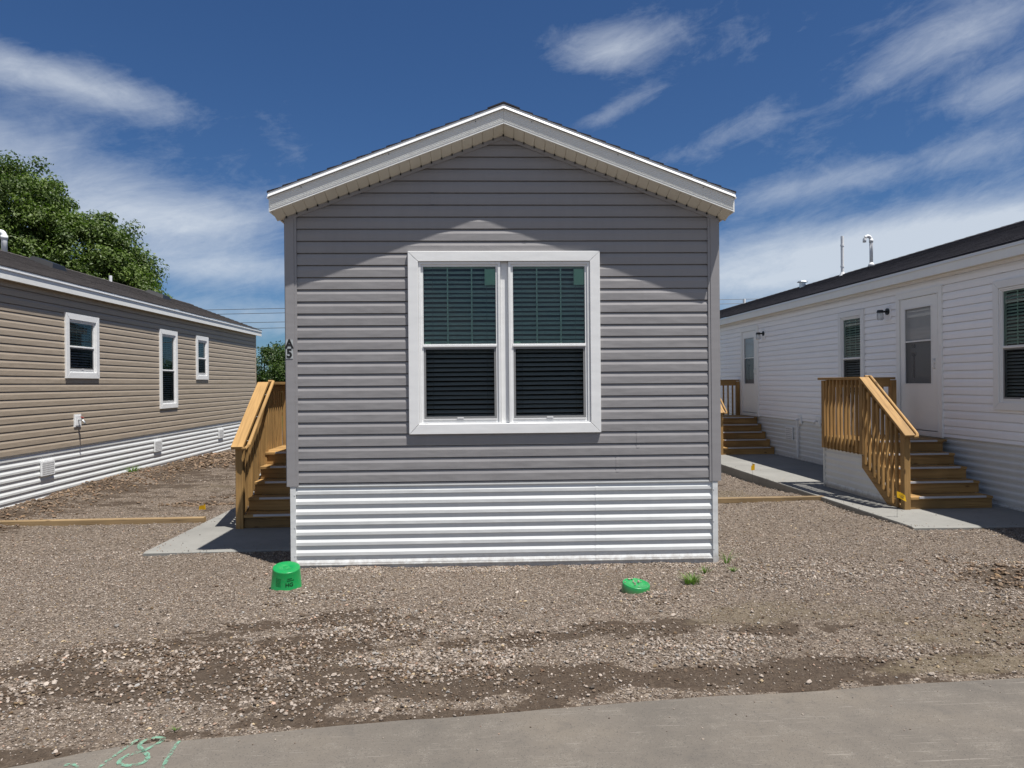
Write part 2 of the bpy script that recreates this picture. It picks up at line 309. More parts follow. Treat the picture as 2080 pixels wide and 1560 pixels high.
# ------------------------------------------------------------------ mesh builder
class MB:
    def __init__(s): s.v = []; s.f = []; s.gc = []
    def add(s, vs, fs, gc=None):
        b = len(s.v); s.v += [tuple(p) for p in vs]; s.f += [tuple(i+b for i in f) for f in fs]
        s.gc += [tuple(p) for p in (gc if gc is not None else vs)]; return s
    def box(s, a, b):
        a = Vector(a); b = Vector(b); c = (a+b)/2; d = b-a
        return s.obox(c, (Vector((1, 0, 0)), Vector((0, 1, 0)), Vector((0, 0, 1))), (abs(d.x)/2, abs(d.y)/2, abs(d.z)/2))
    def obox(s, c, ax, h, bev=0.0):
        vs = []; gc = []; o = Vector((random.uniform(0, 50), random.uniform(0, 50), random.uniform(0, 50)))
        k = sorted(range(3), key=lambda i: -h[i])
        if bev <= 0:
            for sx in (-1, 1):
                for sy in (-1, 1):
                    for sz in (-1, 1):
                        vs.append(c+ax[0]*sx*h[0]+ax[1]*sy*h[1]+ax[2]*sz*h[2]); l = (sx*h[0], sy*h[1], sz*h[2])
                        gc.append((l[k[0]]+o.x, l[k[1]]+o.y, l[k[2]]+o.z))
            return s.add(vs, [(0, 1, 3, 2), (4, 6, 7, 5), (0, 4, 5, 1), (2, 3, 7, 6), (0, 2, 6, 4), (1, 5, 7, 3)], gc)
        # chamfered section along the longest axis
        L, A, B = k; hs = [(1, 0), (0, 1)]; pts = []
        ha, hb = h[A], h[B]; e = min(bev, ha*.8, hb*.8)
        sec = [(ha-e, hb), (ha, hb-e), (ha, -hb+e), (ha-e, -hb), (-ha+e, -hb), (-ha, -hb+e), (-ha, hb-e), (-ha+e, hb)]
        for q in (-1, 1):
            for (p, r) in sec:
                vs.append(c+ax[L]*q*h[L]+ax[A]*p+ax[B]*r); gc.append((q*h[L]+o.x, p+o.y, r+o.z))
        fs = [(i, (i+1) % 8, 8+(i+1) % 8, 8+i) for i in range(8)]+[tuple(range(7, -1, -1)), tuple(range(8, 16))]
        return s.add(vs, fs, gc)
    def beam(s, p, q, w, h, up=(0, 0, 1), bev=0.003):      # w across, h along 'up'
        p = Vector(p); q = Vector(q); d = q-p; L = d.length; x = d.normalized(); up = Vector(up)
        y = up.cross(x).normalized(); z = x.cross(y); return s.obox((p+q)/2, (x, y, z), (L/2, w/2, h/2), bev)
    def tube(s, pts, r, n=10, cap=True):
        pts = [Vector(p) for p in pts]; rs = r if isinstance(r, (list, tuple)) else [r]*len(pts); vs = []; gc = []
        ref = Vector((0.31, 0.11, 1)).normalized(); o = random.uniform(0, 50); acc = 0
        for i, p in enumerate(pts):
            d = (pts[min(i+1, len(pts)-1)]-pts[max(i-1, 0)]).normalized()
            if abs(d.dot(ref)) > .98: ref = Vector((1, 0.1, 0)).normalized()
            a = d.cross(ref).normalized(); b = d.cross(a)
            if i: acc += (p-pts[i-1]).length
            for j in range(n):
                t = 2*math.pi*j/n; vs.append(p+(a*math.cos(t)+b*math.sin(t))*rs[i]); gc.append((acc+o, rs[i]*math.cos(t), rs[i]*math.sin(t)))
        fs = [(i*n+j, i*n+(j+1) % n, (i+1)*n+(j+1) % n, (i+1)*n+j) for i in range(len(pts)-1) for j in range(n)]
        if cap: fs += [tuple(range(n-1, -1, -1)), tuple(range((len(pts)-1)*n, len(pts)*n))]
        return s.add(vs, fs, gc)
    def quad(s, a, b, c, d): return s.add([a, b, c, d], [(0, 1, 2, 3)])
    def build(s, name, material, parent=None, smooth=False, loc=None):
        me = bpy.data.meshes.new(name); me.from_pydata([tuple(p) for p in s.v], [], s.f); me.update()
        at = me.attributes.new('gc', 'FLOAT_VECTOR', 'POINT'); at.data.foreach_set('vector', np.array(s.gc, dtype=np.float32).ravel())
        me.materials.append(MATS[material])
        if smooth:
            me.polygons.foreach_set('use_smooth', [True]*len(me.polygons))
        o = bpy.data.objects.new(name, me); COL.objects.link(o)
        if parent is not None: o.parent = parent
        if loc is not None: o.location = loc
        return o
def thing(name, label, cat, loc=(0, 0, 0), rz=0.0, group=None):
    o = bpy.data.objects.new(name, None); COL.objects.link(o); o.location = loc; o.rotation_euler = (0, 0, rz); o.empty_display_size = .3
    o['label'] = label; o['category'] = cat
    if group: o['group'] = group
    return o
def tag(o, label=None, cat=None, group=None, kind=None):
    for k, v in (('label', label), ('category', cat), ('group', group), ('kind', kind)):
        if v: o[k] = v
    return o
def np_mesh(name, verts, faces, material, attrs=None, smooth=False):
    me = bpy.data.meshes.new(name); nf, k = faces.shape
    me.vertices.add(len(verts)); me.vertices.foreach_set('co', verts.astype(np.float32).ravel())
    me.loops.add(nf*k); me.loops.foreach_set('vertex_index', faces.astype(np.int32).ravel())
    me.polygons.add(nf); me.polygons.foreach_set('loop_start', np.arange(0, nf*k, k, dtype=np.int32))
    me.polygons.foreach_set('loop_total', np.full(nf, k, dtype=np.int32))
    me.update(calc_edges=True); me.validate()
    me.polygons.foreach_set('use_smooth', np.full(nf, smooth))
    for an, (ty, arr) in (attrs or {}).items():
        a = me.attributes.new(an, ty, 'POINT'); a.data.foreach_set('color' if 'COLOR' in ty else 'value', arr.astype(np.float32).ravel())
    me.materials.append(MATS[material]); o = bpy.data.objects.new(name, me); COL.objects.link(o); return o

# numpy value noise
_T = RS.rand(256, 256)
def vnoise(x, y):
    xi = np.floor(x).astype(int); yi = np.floor(y).astype(int); fx = x-xi; fy = y-yi; fx = fx*fx*(3-2*fx); fy = fy*fy*(3-2*fy)
    a = _T[xi & 255, yi & 255]; b = _T[(xi+1) & 255, yi & 255]; c = _T[xi & 255, (yi+1) & 255]; d = _T[(xi+1) & 255, (yi+1) & 255]
    return (a*(1-fx)+b*fx)*(1-fy)+(c*(1-fx)+d*fx)*fy
def fbm(x, y, o=4, r=.5):
    t = 0; a = 1; n = 0
    for i in range(o): t = t+vnoise(x*2**i+17.3*i, y*2**i+5.1*i)*a; n += a; a *= r
    return t/n
def sstep(a, b, x): t = np.clip((x-a)/(b-a), 0, 1); return t*t*(3-2*t)

# ------------------------------------------------------------------ ground
HX, HY, HR = -1.7463, 6.8175, -0.0194                     # front house corner and turn
HW = 4.131
def road_edge(x): return 3.75+.10*np.clip(x, -3, 3)+.05*(x-np.clip(x, -3, 3))-.03*np.clip(x, -3, 3)**2*.35+.03*(fbm(x*1.7+9, x*0+3.3, 4)-.5)*1.6-.12*sstep(-1.6, -2.3, x)
def gauss(x, y, cx, cy, rx, ry, t=0):
    c, s = math.cos(t), math.sin(t); u = ((x-cx)*c+(y-cy)*s)/rx; v = (-(x-cx)*s+(y-cy)*c)/ry; return np.exp(-(u*u+v*v))
def ground_masks(x, y):
    n = fbm(x*.9+40, y*1.5+40, 5, .6); n2 = fbm(x*3+11, y*5+70, 4, .6)
    dirt = (1.05*gauss(x, y, -2.0, 4.45, 1.5, .5, .15)+.8*gauss(x, y, -.9, 4.1, 1.0, .28)+.8*gauss(x, y, -.4, 5.42, .8, .2)+.7*gauss(x, y, -1.4, 5.25, .5, .2)
            + .75*gauss(x, y, .7, 4.9, .8, .16, .1)+1.0*gauss(x, y, .95, 4.12, 1.1, .2, .1)+.8*gauss(x, y, 1.9, 4.95, .8, .25)+.9*gauss(x, y, 2.05, 4.2, .9, .18, .08)
            + 1.3*fbm(x*2.7+4, y*3+50, 5, .65)*np.exp(-((y-road_edge(x)-.04)/.12)**2)+.4*gauss(x, y, 3.2, 4.7, .7, .25)
            + .75*gauss(x, y, 4.7, 5.9, .45, .35)+.65*gauss(x, y, -6.1, 12.0, .7, 6.0)+.35*gauss(x, y, -4.6, 14, 1.2, 5)
            + 1.2*gauss(x, y, -3.95, 10.75, .42, .16, .15)+1.0*gauss(x, y, -5.75, 16.4, .4, 1.6)+.4*gauss(x, y, 4.3, 12.5, .6, 2.0))
    n3 = fbm(x*2.3+60, y*4.4+21, 6, .68)
    dirt = sstep(.24, .62, dirt*.72*(.5+n)+(n3-.5)*2.0*sstep(.02, .4, dirt+.12*sstep(6.3, 5.2, y)))*sstep(0, .15, dirt+.1*sstep(6.3, 5.4, y)*sstep(4.4, 3.4, x))
    dirt = np.maximum(dirt, sstep(9.3, 10.2, y)*sstep(-3.2, -3.8, x)*(.42+.9*(n2-.5)))
    dirt = np.where(y > 30, .5, dirt)
    sand = (.8*gauss(x, y, 2.2, 5.2, .9, .35, .1)+.9*gauss(x, y, 3.4, 4.7, .8, .4, .3)+.8*gauss(x, y, 3.0, 4.15, .7, .12, .06)
            + .5*gauss(x, y, -.9, 4.5, .5, .2)+.8*gauss(x, y, 3.9, 11, .6, 1)+.5*gauss(x, y, -4.4, 12.5, .8, 1.6)+.5*gauss(x, y, .4, 4.4, .3, .12))*(.3+1.4*n2)
    grass = sstep(26, 32, y)
    return dirt, sand, grass
def ground_h(x, y, fine=True):
    h = .05*(fbm(x*.8+3, y*.8+8, 4, .55)-.5)+.016*(fbm(x*6+30, y*6+2, 3)-.5)
    if fine: h = h+.012*(fbm(x*22, y*22, 2)-.5)
    h = h+.13*gauss(x, y, -6.25, 12.5, .35, 5.5)*(.4+1.2*fbm(x*4+9, y*2+1, 4, .6))+.16*gauss(x, y, -5.8, 16.4, .35, 1.2)*fbm(x*5, y*4, 4, .7)*1.5
    h = h-.07*gauss(x, y, -3.95, 10.75, .40, .12, .15)+.06*gauss(x, y, 4.8, 5.9, .4, .4)*fbm(x*7, y*7, 3)*1.6
    h = h+.035*sstep(6.7, 7.3, y)*sstep(-4.2, -3.4, x)*sstep(-1.5, -2.0, x)*sstep(8.2, 7.4, y)+.04*sstep(7.0, 7.7, y)*sstep(4.5, 5.0, x)*sstep(9, 7.8, y)
    h = h+.035*gauss(x, y, -1.55, 6.05, .25, .22)+.03*gauss(x, y, 1.4, 5.65, .3, .15)
    h = h-.10*sstep(10.0, 12.5, y)*sstep(2.2, 3.0, x)*sstep(5.6, 4.9, x)
    h = h-.012*sstep(6.3, 6.8, y)*sstep(7.2, 7.0, y)*(x > -1.8)*(x < 2.5)+.018*fbm(x*3.3+2, y*3+9, 4, .6)*sstep(6.55, 6.80, y)*sstep(7.2, 7.0, y)*(x > -1.8)*(x < 2.5)
    rd = y-road_edge(x); h = np.where(rd < 0, -.06-.0*rd, h*sstep(0, .35, rd)+(.004-.012*sstep(.25, 0, rd)))
    flat = sstep(40, 25, np.abs(y))*sstep(60, 40, np.abs(x)); return h*flat-.03*(1-flat)
# tread lightly under the slabs
def under_slab(x, y):
    a = (x > -3.3)*(x < -1.5)*(y > 7.36)*(y < 21); b = (x > 5.0)*(x < 7.1)*(y > 7.75)*(y < 27); return (a+b) > 0
def axis(segs):
    o = []
    for a, b, st in segs: o += list(np.arange(a, b, st))
    return np.array(o+[segs[-1][1]])
gxs = axis([(-900, -100, 80), (-100, -20, 8), (-20, -9, .8), (-9, -4.2, .05), (-4.2, 4.4, .0155), (4.4, 7.6, .04), (7.6, 20, .8), (20, 100, 8), (100, 900, 80)])
gys = axis([(-900, -100, 80), (-100, -10, 9), (-10, 3.0, .8), (3.0, 7.6, .0155), (7.6, 12, .03), (12, 24, .07), (24, 60, 1.5), (60, 120, 10), (120, 1500, 100)])
X, Y = np.meshgrid(gxs, gys); Z = ground_h(X, Y); Z = np.where(under_slab(X, Y), np.minimum(Z, 0.03)-.04, Z)
nx, ny = len(gxs), len(gys)
idx = np.arange(nx*ny).reshape(ny, nx)
F4 = np.stack([idx[:-1, :-1], idx[:-1, 1:], idx[1:, 1:], idx[1:, :-1]], -1).reshape(-1, 4)
dm, sm_, gm = ground_masks(X, Y)
colr = np.stack([np.clip(dm, 0, 1), np.clip(sm_, 0, 1), gm, np.ones_like(gm)], -1).reshape(-1, 4)
gnd = np_mesh('ground', np.stack([X, Y, Z], -1).reshape(-1, 3), F4, 'ground_dirt', {'mask': ('FLOAT_COLOR', colr)}, True)
tag(gnd, kind='structure')
# road sheet
rx = axis([(-60, -6, 3), (-6, 6, .02), (6, 60, 3)]); ed = road_edge(rx)
rv = []; rows = [(-1, None)]
offs = [0, -.02, -.4, -1.2, -3, -9.0]
for k, o_ in enumerate(offs): rv.append(np.stack([rx, ed+o_ if k < 5 else np.full_like(rx, -7.5), np.full_like(rx, .004 if k else -.03)], -1))
RV = np.concatenate(rv); n_ = len(rx); idr = np.arange(len(RV)).reshape(len(offs), n_)
FR = np.stack([idr[1:, :-1], idr[1:, 1:], idr[:-1, 1:], idr[:-1, :-1]], -1).reshape(-1, 4)
road = np_mesh('road', RV, FR, 'road_surface'); tag(road, kind='structure')

# gravel stones
def icosa():
    p = (1+5**.5)/2
    v = np.array([(-1, p, 0), (1, p, 0), (-1, -p, 0), (1, -p, 0), (0, -1, p), (0, 1, p), (0, -1, -p), (0, 1, -p), (p, 0, -1), (p, 0, 1), (-p, 0, -1), (-p, 0, 1)], float)
    v /= np.linalg.norm(v[0])
    f = np.array([(0, 11, 5), (0, 5, 1), (0, 1, 7), (0, 7, 10), (0, 10, 11), (1, 5, 9), (5, 11, 4), (11, 10, 2), (10, 7, 6), (7, 1, 8), (3, 9, 4), (3, 4, 2), (3, 2, 6), (3, 6, 8), (3, 8, 9), (4, 9, 5), (2, 4, 11), (6, 2, 10), (8, 6, 7), (9, 8, 1)])
    return v, f
IV, IF = icosa(); TPL = np.stack([IV*(1+RS.uniform(-.28, .28, (12, 1))) for _ in range(14)])
def stones(name, x, y, size, z=None, sink=.25, colf=None, soil=None):
    n = len(x); t = TPL[RS.randint(0, len(TPL), n)].copy()
    t *= (RS.uniform(.7, 1.15, (n, 1, 3))*np.array([1.0, .8, .58]))*size[:, None, None]*.5
    a = RS.uniform(0, 6.28, n); b = RS.uniform(-.5, .5, n); ca, sa, cb, sb = np.cos(a), np.sin(a), np.cos(b), np.sin(b)
    tx = t[..., 0]*cb[:, None]+t[..., 2]*sb[:, None]; tz = -t[..., 0]*sb[:, None]+t[..., 2]*cb[:, None]; t[..., 0] = tx; t[..., 2] = tz
    px = t[..., 0]*ca[:, None]-t[..., 1]*sa[:, None]; py = t[..., 0]*sa[:, None]+t[..., 1]*ca[:, None]
    if z is None: z = ground_h(x, y)
    P = np.stack([px+x[:, None], py+y[:, None], t[..., 2]+(z+size*(.28-sink*.3))[:, None]], -1).reshape(-1, 3)
    Fs = (IF[None]+np.arange(n)[:, None, None]*12).reshape(-1, 3)
    k = RS.rand(n, 1); base = np.array([[.10, .074, .055]])*(1-k)+np.array([[.385, .33, .28]])*k
    base *= RS.uniform(.85, 1.15, (n, 1)); hue = RS.rand(n)
    base[hue > .965] *= np.array([1.1, .9, .8]); base[hue < .08] *= np.array([.72, .8, .88]); base[(hue > .5) & (hue < .55)] *= np.array([1.1, 1.0, .75])
    if soil is not None:
        dk_ = RS.rand(n) < soil; base[dk_] = base[dk_]*np.array([.30, .26, .22])+np.array([.032, .022, .015])
    if colf is not None: base = colf(base)
    C = np.concatenate([np.repeat(base, 12, 0), np.ones((n*12, 1))], 1)
    o = np_mesh(name, P, Fs, 'stone', {'col': ('FLOAT_COLOR', C)}); return o
def scatter(n, x0, x1, y0, y1, dens):
    x = RS.uniform(x0, x1, n); y = RS.uniform(y0, y1, n); d = dens(x, y); k = RS.rand(n) < d; return x[k], y[k]
def inhouse(x, y): return (x > -1.72)*(x < 2.42)*(y > 6.80) > 0
def ok(x, y): return (~inhouse(x, y))*(~under_slab(x, y))*(y > road_edge(x)+.01)*((x-(-1.55))**2+(y-6.07)**2 > .135**2)*((x-1.34)**2+(y-5.83)**2 > .11**2)
def fovx(x, y): return np.abs(x-.056*y) < .80*y
sx, sy, ss = [], [], []
def dn(x, y):      # fine grit, everywhere
    d, s_, _ = ground_masks(x, y); return ok(x, y)*fovx(x, y)*np.clip(.78-.82*d-.45*s_+.35*(fbm(x*5, y*7+3, 3)-.5)*2, .16, 1)
x, y = scatter(235000, -5.6, 6.0, 3.3, 7.6, dn); sx.append(x); sy.append(y); ss.append(.006+.012*RS.rand(len(x))**1.8)
x, y = scatter(60000, -7.0, 6.0, 7.3, 14, dn); sx.append(x); sy.append(y); ss.append(RS.uniform(.012, .024, len(x)))
x, y = scatter(14000, -6.5, 6.0, 13, 24, dn); sx.append(x); sy.append(y); ss.append(RS.uniform(.02, .04, len(x)))
def dc(x, y):      # coarse clumps of pale crushed stone
    m_ = (.9*gauss(x, y, -1.5, 4.9, 1.3, .33, .35)+1.0*gauss(x, y, -.5, 4.35, 1.1, .35, .12)+.9*gauss(x, y, -2.3, 4.35, .7, .3, .3)+.85*gauss(x, y, .7, 4.55, .8, .35, 0)
          + 1.1*gauss(x, y, 1.45, 4.62, .5, .2, .1)+.9*gauss(x, y, -1.35, 5.85, .55, .16)+.5*gauss(x, y, -.3, 5.1, .8, .3)+.9*gauss(x, y, 1.45, 5.62, .3, .13)
          + .7*gauss(x, y, 4.5, 5.9, .6, .8)+.6*gauss(x, y, 3.0, 6.3, .8, .5)+.7*gauss(x, y, 3.1, 4.35, .7, .12, .1))
    c_ = sstep(.36, .56, fbm(x*2.6+5, y*4.2+31, 4, .6)); return ok(x, y)*fovx(x, y)*np.clip(m_*(.12+.88*c_), 0, 1)
x, y = scatter(190000, -4.5, 5.4, 3.4, 6.8, dc); sx.append(x); sy.append(y); ss.append(.010+.023*RS.rand(len(x))**2.8)
x, y = scatter(420, -4.5, 5.0, 3.5, 6.8, lambda x, y: ok(x, y)*1.0); sx.append(x); sy.append(y); ss.append(RS.uniform(.02, .04, len(x)))
x, y = scatter(9000, -1.72, 2.4, 6.60, 6.80, lambda x, y: ok(x, y)*sstep(.3, .6, fbm(x*3, y*3, 3))); sx.append(x); sy.append(y); ss.append(RS.uniform(.01, .022, len(x)))
ax_, ay_ = np.concatenate(sx), np.concatenate(sy); am_ = ground_masks(ax_, ay_)
o = stones('gravel', ax_, ay_, np.concatenate(ss), soil=np.clip(.10+.34*am_[0]+.2*am_[1], 0, .72)); tag(o, 'loose pale crushed stone scattered over the brown dirt lot', 'gravel', kind='stuff')
# dark soil crumbs along the left wall, the trench and the pile on the right
cx = []; cy = []; cs = []
for (mx, my, sx_, sy_, n, a, b) in ((-6.15, 12.5, .26, 3.0, 4200, .012, .06), (-5.8, 16.4, .28, .8, 800, .03, .11), (-3.95, 10.75, .3, .07, 260, .03, .07), (4.75, 5.9, .3, .3, 420, .02, .055), (4.1, 4.9, .45, .18, 260, .015, .04), (-3.3, 11.3, .35, .08, 150, .03, .06)):
    cx.append(RS.normal(mx, sx_, n)); cy.append(RS.normal(my, sy_, n)); cs.append(a+(b-a)*RS.rand(n)**2.2)
cx, cy, cs = map(np.concatenate, (cx, cy, cs)); k = (cx > -6.5)*(~under_slab(cx, cy)); cx, cy, cs = cx[k], cy[k], cs[k]
o = stones('soil_clods', cx, cy, cs, colf=lambda b: b*np.array([.5, .42, .34])+np.array([.045, .033, .023])); tag(o, 'dark brown soil crumbs heaped in loose ridges on the lot', 'soil', kind='stuff')
# gravel spilled over the edges of the concrete walks
x, y = scatter(2600, -3.4, -1.75, 7.37, 12, lambda x, y: np.clip(1.3*np.exp(-(y-7.37)/.07)+1.2*np.exp(-(x+3.33)/.06)+.02, 0, 1)*(x > -3.31))
x2, y2 = scatter(3600, 5.0, 6.9, 7.8, 17, lambda x, y: np.clip(1.3*np.exp(-(y-7.8)/.07)+1.2*np.exp(-(x-5.0)/.05)+.02, 0, 1)*(x > 5.01))
x = np.concatenate([x, x2]); y = np.concatenate([y, y2]); o = stones('path_grit', x, y, RS.uniform(.007, .018, len(x)), z=np.full(len(x), .065)); tag(o, 'stray gravel spilled over the edges of the concrete walks', 'grit', kind='stuff')
# grit strewn on the road
x, y = scatter(1500, -3.5, 4.5, 1.8, 4.2, lambda x, y: (y < road_edge(x))*np.clip(1.1*np.exp(-(road_edge(x)-y)/.12)+.10, 0, 1))
o = stones('road_grit', x, y, RS.uniform(.005, .013, len(x)), z=np.full(len(x), .004)); tag(o, 'scattered small grit lying on the road surface', 'grit', kind='stuff')

# ------------------------------------------------------------------ concrete walks
def slab(name, poly, z, th, joints):
    b = MB(); n = len(poly); e = .012
    c = Vector((sum(p[0] for p in poly)/n, sum(p[1] for p in poly)/n))
    inner = [(p[0]+(c.x-p[0])*.006, p[1]+(c.y-p[1])*.006) for p in poly]
    b.add([(p[0], p[1], z-th) for p in poly]+[(p[0], p[1], z-e) for p in poly]+[(p[0], p[1], z) for p in inner],
          [(i, (i+1) % n, n+(i+1) % n, n+i) for i in range(n)]+[(n+i, n+(i+1) % n, 2*n+(i+1) % n, 2*n+i) for i in range(n)]+[tuple(range(2*n, 3*n))])
    o = b.build(name, 'concrete'); tag(o, kind='structure'); j = MB()
    for (y, x0, x1) in joints: j.box((x0, y-.004, z+.0005), (x1, y+.004, z+.002))
    k = j.build('expansion_joint', 'screen_frame', o); return o
slab('left_concrete_path', [(-3.33, 7.37), (-1.70, 7.37), (-1.45, 21.5), (-3.18, 21.5), (-3.27, 10.05)], .065, .16, [(9.15, -3.28, -1.72), (12.2, -3.2, -1.66)])
slab('right_concrete_path', [(5.0, 7.80), (6.94, 7.70), (6.94, 26.5), (5.06, 26.5), (5.02, 14.15)], .065, .22, [(13.1, 5.03, 6.93), (16.6, 5.05, 6.93), (10.0, 5.03, 5.3)])

# ------------------------------------------------------------------ walls
PITCH = .1143
def lap_profile(z0, z1, ztop=3.331-1e-4):
    pts = []; k = 0; base = ztop                       # lap edges at base - k*PITCH ; butt faces down
    zs = []
    z = z0
    ks = int(math.ceil((base-z0)/PITCH))+1; out_ = []
    for k in range(ks, -20, -1):
        zb = base-k*PITCH                              # lap line below which a new course hides
        zt = zb+PITCH
        # course from bottom zb (butt, proud) to zt
        for (zz, d) in ((zb, -.014), (zb, .0100), (zt-.048, .0100), (zt-.014, .0008), (zt-.0105, .0), (zt-.0095, -.014)):
            out_.append((zz, d))
        if zt > z1: break
    res = []
    for i in range(len(out_)-1):
        (a, da), (b, db) = out_[i], out_[i+1]
        if b <= z0 or a >= z1: 
            continue
        if a < z0 and b > a: da = da+(db-da)*(z0-a)/(b-a); a = z0
        if b > z1 and b > a: db = da+(db-da)*(z1-a)/(b-a); b = z1
        res.append(((a, da), (b, db)))
    return res
def rib_profile(z0, z1, pitch=.0968, amp=.0105):
    o = []; z = z1
    while z > z0-pitch:
        for (f, d) in ((0.0, -.002), (.02, -.0), (.42, 0.0), (.68, amp), (.97, amp), (.99, amp-.002), (.999, -.002)): o.append((z-f*pitch, d))
        z -= pitch
    o = o[::-1]; res = []
    for i in range(len(o)-1):
        (a, da), (b, db) = o[i], o[i+1]
        if b <= z0 or a >= z1: continue
        if a < z0 and b > a: da = da+(db-da)*(z0-a)/(b-a); a = z0
        if b > z1 and b > a: db = da+(db-da)*(z1-a)/(b-a); b = z1
        if b-a > 1e-6 or abs(da-db) > 1e-6: res.append(((a, da), (b, db)))
    return res
def wall(prof, lo, hi, openings, seams=()):
    """local frame: x along, -y outward, z up"""
    cuts = sorted({o[2] for o in openings} | {o[3] for o in openings}); b = MB()
    for (p, q) in prof:
        segs = [(p, q)]
        for c in cuts:
            ns = []
            for (u, v) in segs:
                if u[0]+1e-6 < c < v[0]-1e-6:
                    m_ = (c, u[1]+(v[1]-u[1])*(c-u[0])/(v[0]-u[0])); ns += [(u, m_), (m_, v)]
                else: ns.append((u, v))
            segs = ns
        for (u, v) in segs:
            zm = (u[0]+v[0])/2; iv = [(0.0, 1.0)]
            A0, A1, B0, B1 = lo(u[0]), hi(u[0]), lo(v[0]), hi(v[0])
            if A1-A0 < .01 and B1-B0 < .01: continue
            spans = [(None, None)]
            blk = sorted([(o[0], o[1]) for o in openings if o[2] < zm < o[3]])
            cur = None; xs = []
            prev = None
            for (x0, x1) in blk: xs.append((prev, x0)); prev = x1
            xs.append((prev, None))
            for (l, r) in xs:
                a0 = A0 if l is None else l; b0 = B0 if l is None else l; a1 = A1 if r is None else r; b1 = B1 if r is None else r
                if a1-a0 < 1e-4 and b1-b0 < 1e-4: continue
                b.quad((a0, -u[1], u[0]), (a1, -u[1], u[0]), (b1, -v[1], v[0]), (b0, -v[1], v[0]))
    # overlaps between panel lengths
    for (sx0, za, zb) in seams:
        for (u, v) in prof:
            if u[0] >= za and v[0] <= zb+1e-4 and sx0 > lo(u[0])+.05 and sx0+.03 < hi(v[0])-.05 and not any(o[0]-.12 < sx0+.015 < o[1]+.12 and o[2]-.12 < (u[0]+v[0])/2 < o[3]+.12 for o in openings):
                b.quad((sx0, -u[1]-.0022, u[0]), (sx0+.03, -u[1]-.0012, u[0]), (sx0+.03, -v[1]-.0012, v[0]), (sx0, -v[1]-.0022, v[0]))
                b.quad((sx0-.0005, -u[1], u[0]), (sx0, -u[1]-.0022, u[0]), (sx0, -v[1]-.0022, v[0]), (sx0-.0005, -v[1], v[0]))
    return b
def place(o, kind, L=0, Wd=HW, house=None):
    pass

def frame_boxes(b, x0, x1, z0, z1, w, y0, y1, bottom=True, top=True):
    b.box((x0, y0, z0), (x0+w, y1, z1)); b.box((x1-w, y0, z0), (x1, y1, z1))
    if top: b.box((x0+w, y0, z1-w), (x1-w, y1, z1))
    if bottom: b.box((x0+w, y0, z0), (x1-w, y1, z0+w))
def mitred(b, x0, x1, z0, z1, w, yo, yi, gap=.0012):
    # four mitred casing boards with a bevelled face
    def board(p):     # p: outer a,b ; inner b,a  (x,z)
        (a, b_, c, d) = p; cx_ = sum(q[0] for q in p)/4; cz_ = sum(q[1] for q in p)/4
        sh = lambda q, k: (q[0]+(cx_-q[0])*k, q[1]+(cz_-q[1])*k)
        V = [(q[0], yi, q[1]) for q in p]+[(q[0], yo+.004, q[1]) for q in p]
        pin = [(q[0]+(.003 if q[0] < cx_ else -.003), q[1]+(.003 if q[1] < cz_ else -.003)) for q in p]
        V += [(q[0], yo, q[1]) for q in pin]
        Fs = []
        for i in range(4): j = (i+1) % 4; Fs += [(i, j, 4+j, 4+i), (4+i, 4+j, 8+j, 8+i)]
        Fs.append((8, 9, 10, 11)); b.add(V, Fs)
    g_ = gap
    board([(x0+g_, z1), (x1-g_, z1), (x1-w-g_, z1-w), (x0+w+g_, z1-w)]); board([(x0+g_, z0), (x0+w+g_, z0+w), (x1-w-g_, z0+w), (x1-g_, z0)])
    board([(x0, z0+g_), (x0, z1-g_), (x0+w, z1-w-g_), (x0+w, z0+w+g_)]); board([(x1, z0+g_), (x1-w, z0+w+g_), (x1-w, z1-w-g_), (x1, z1-g_)])

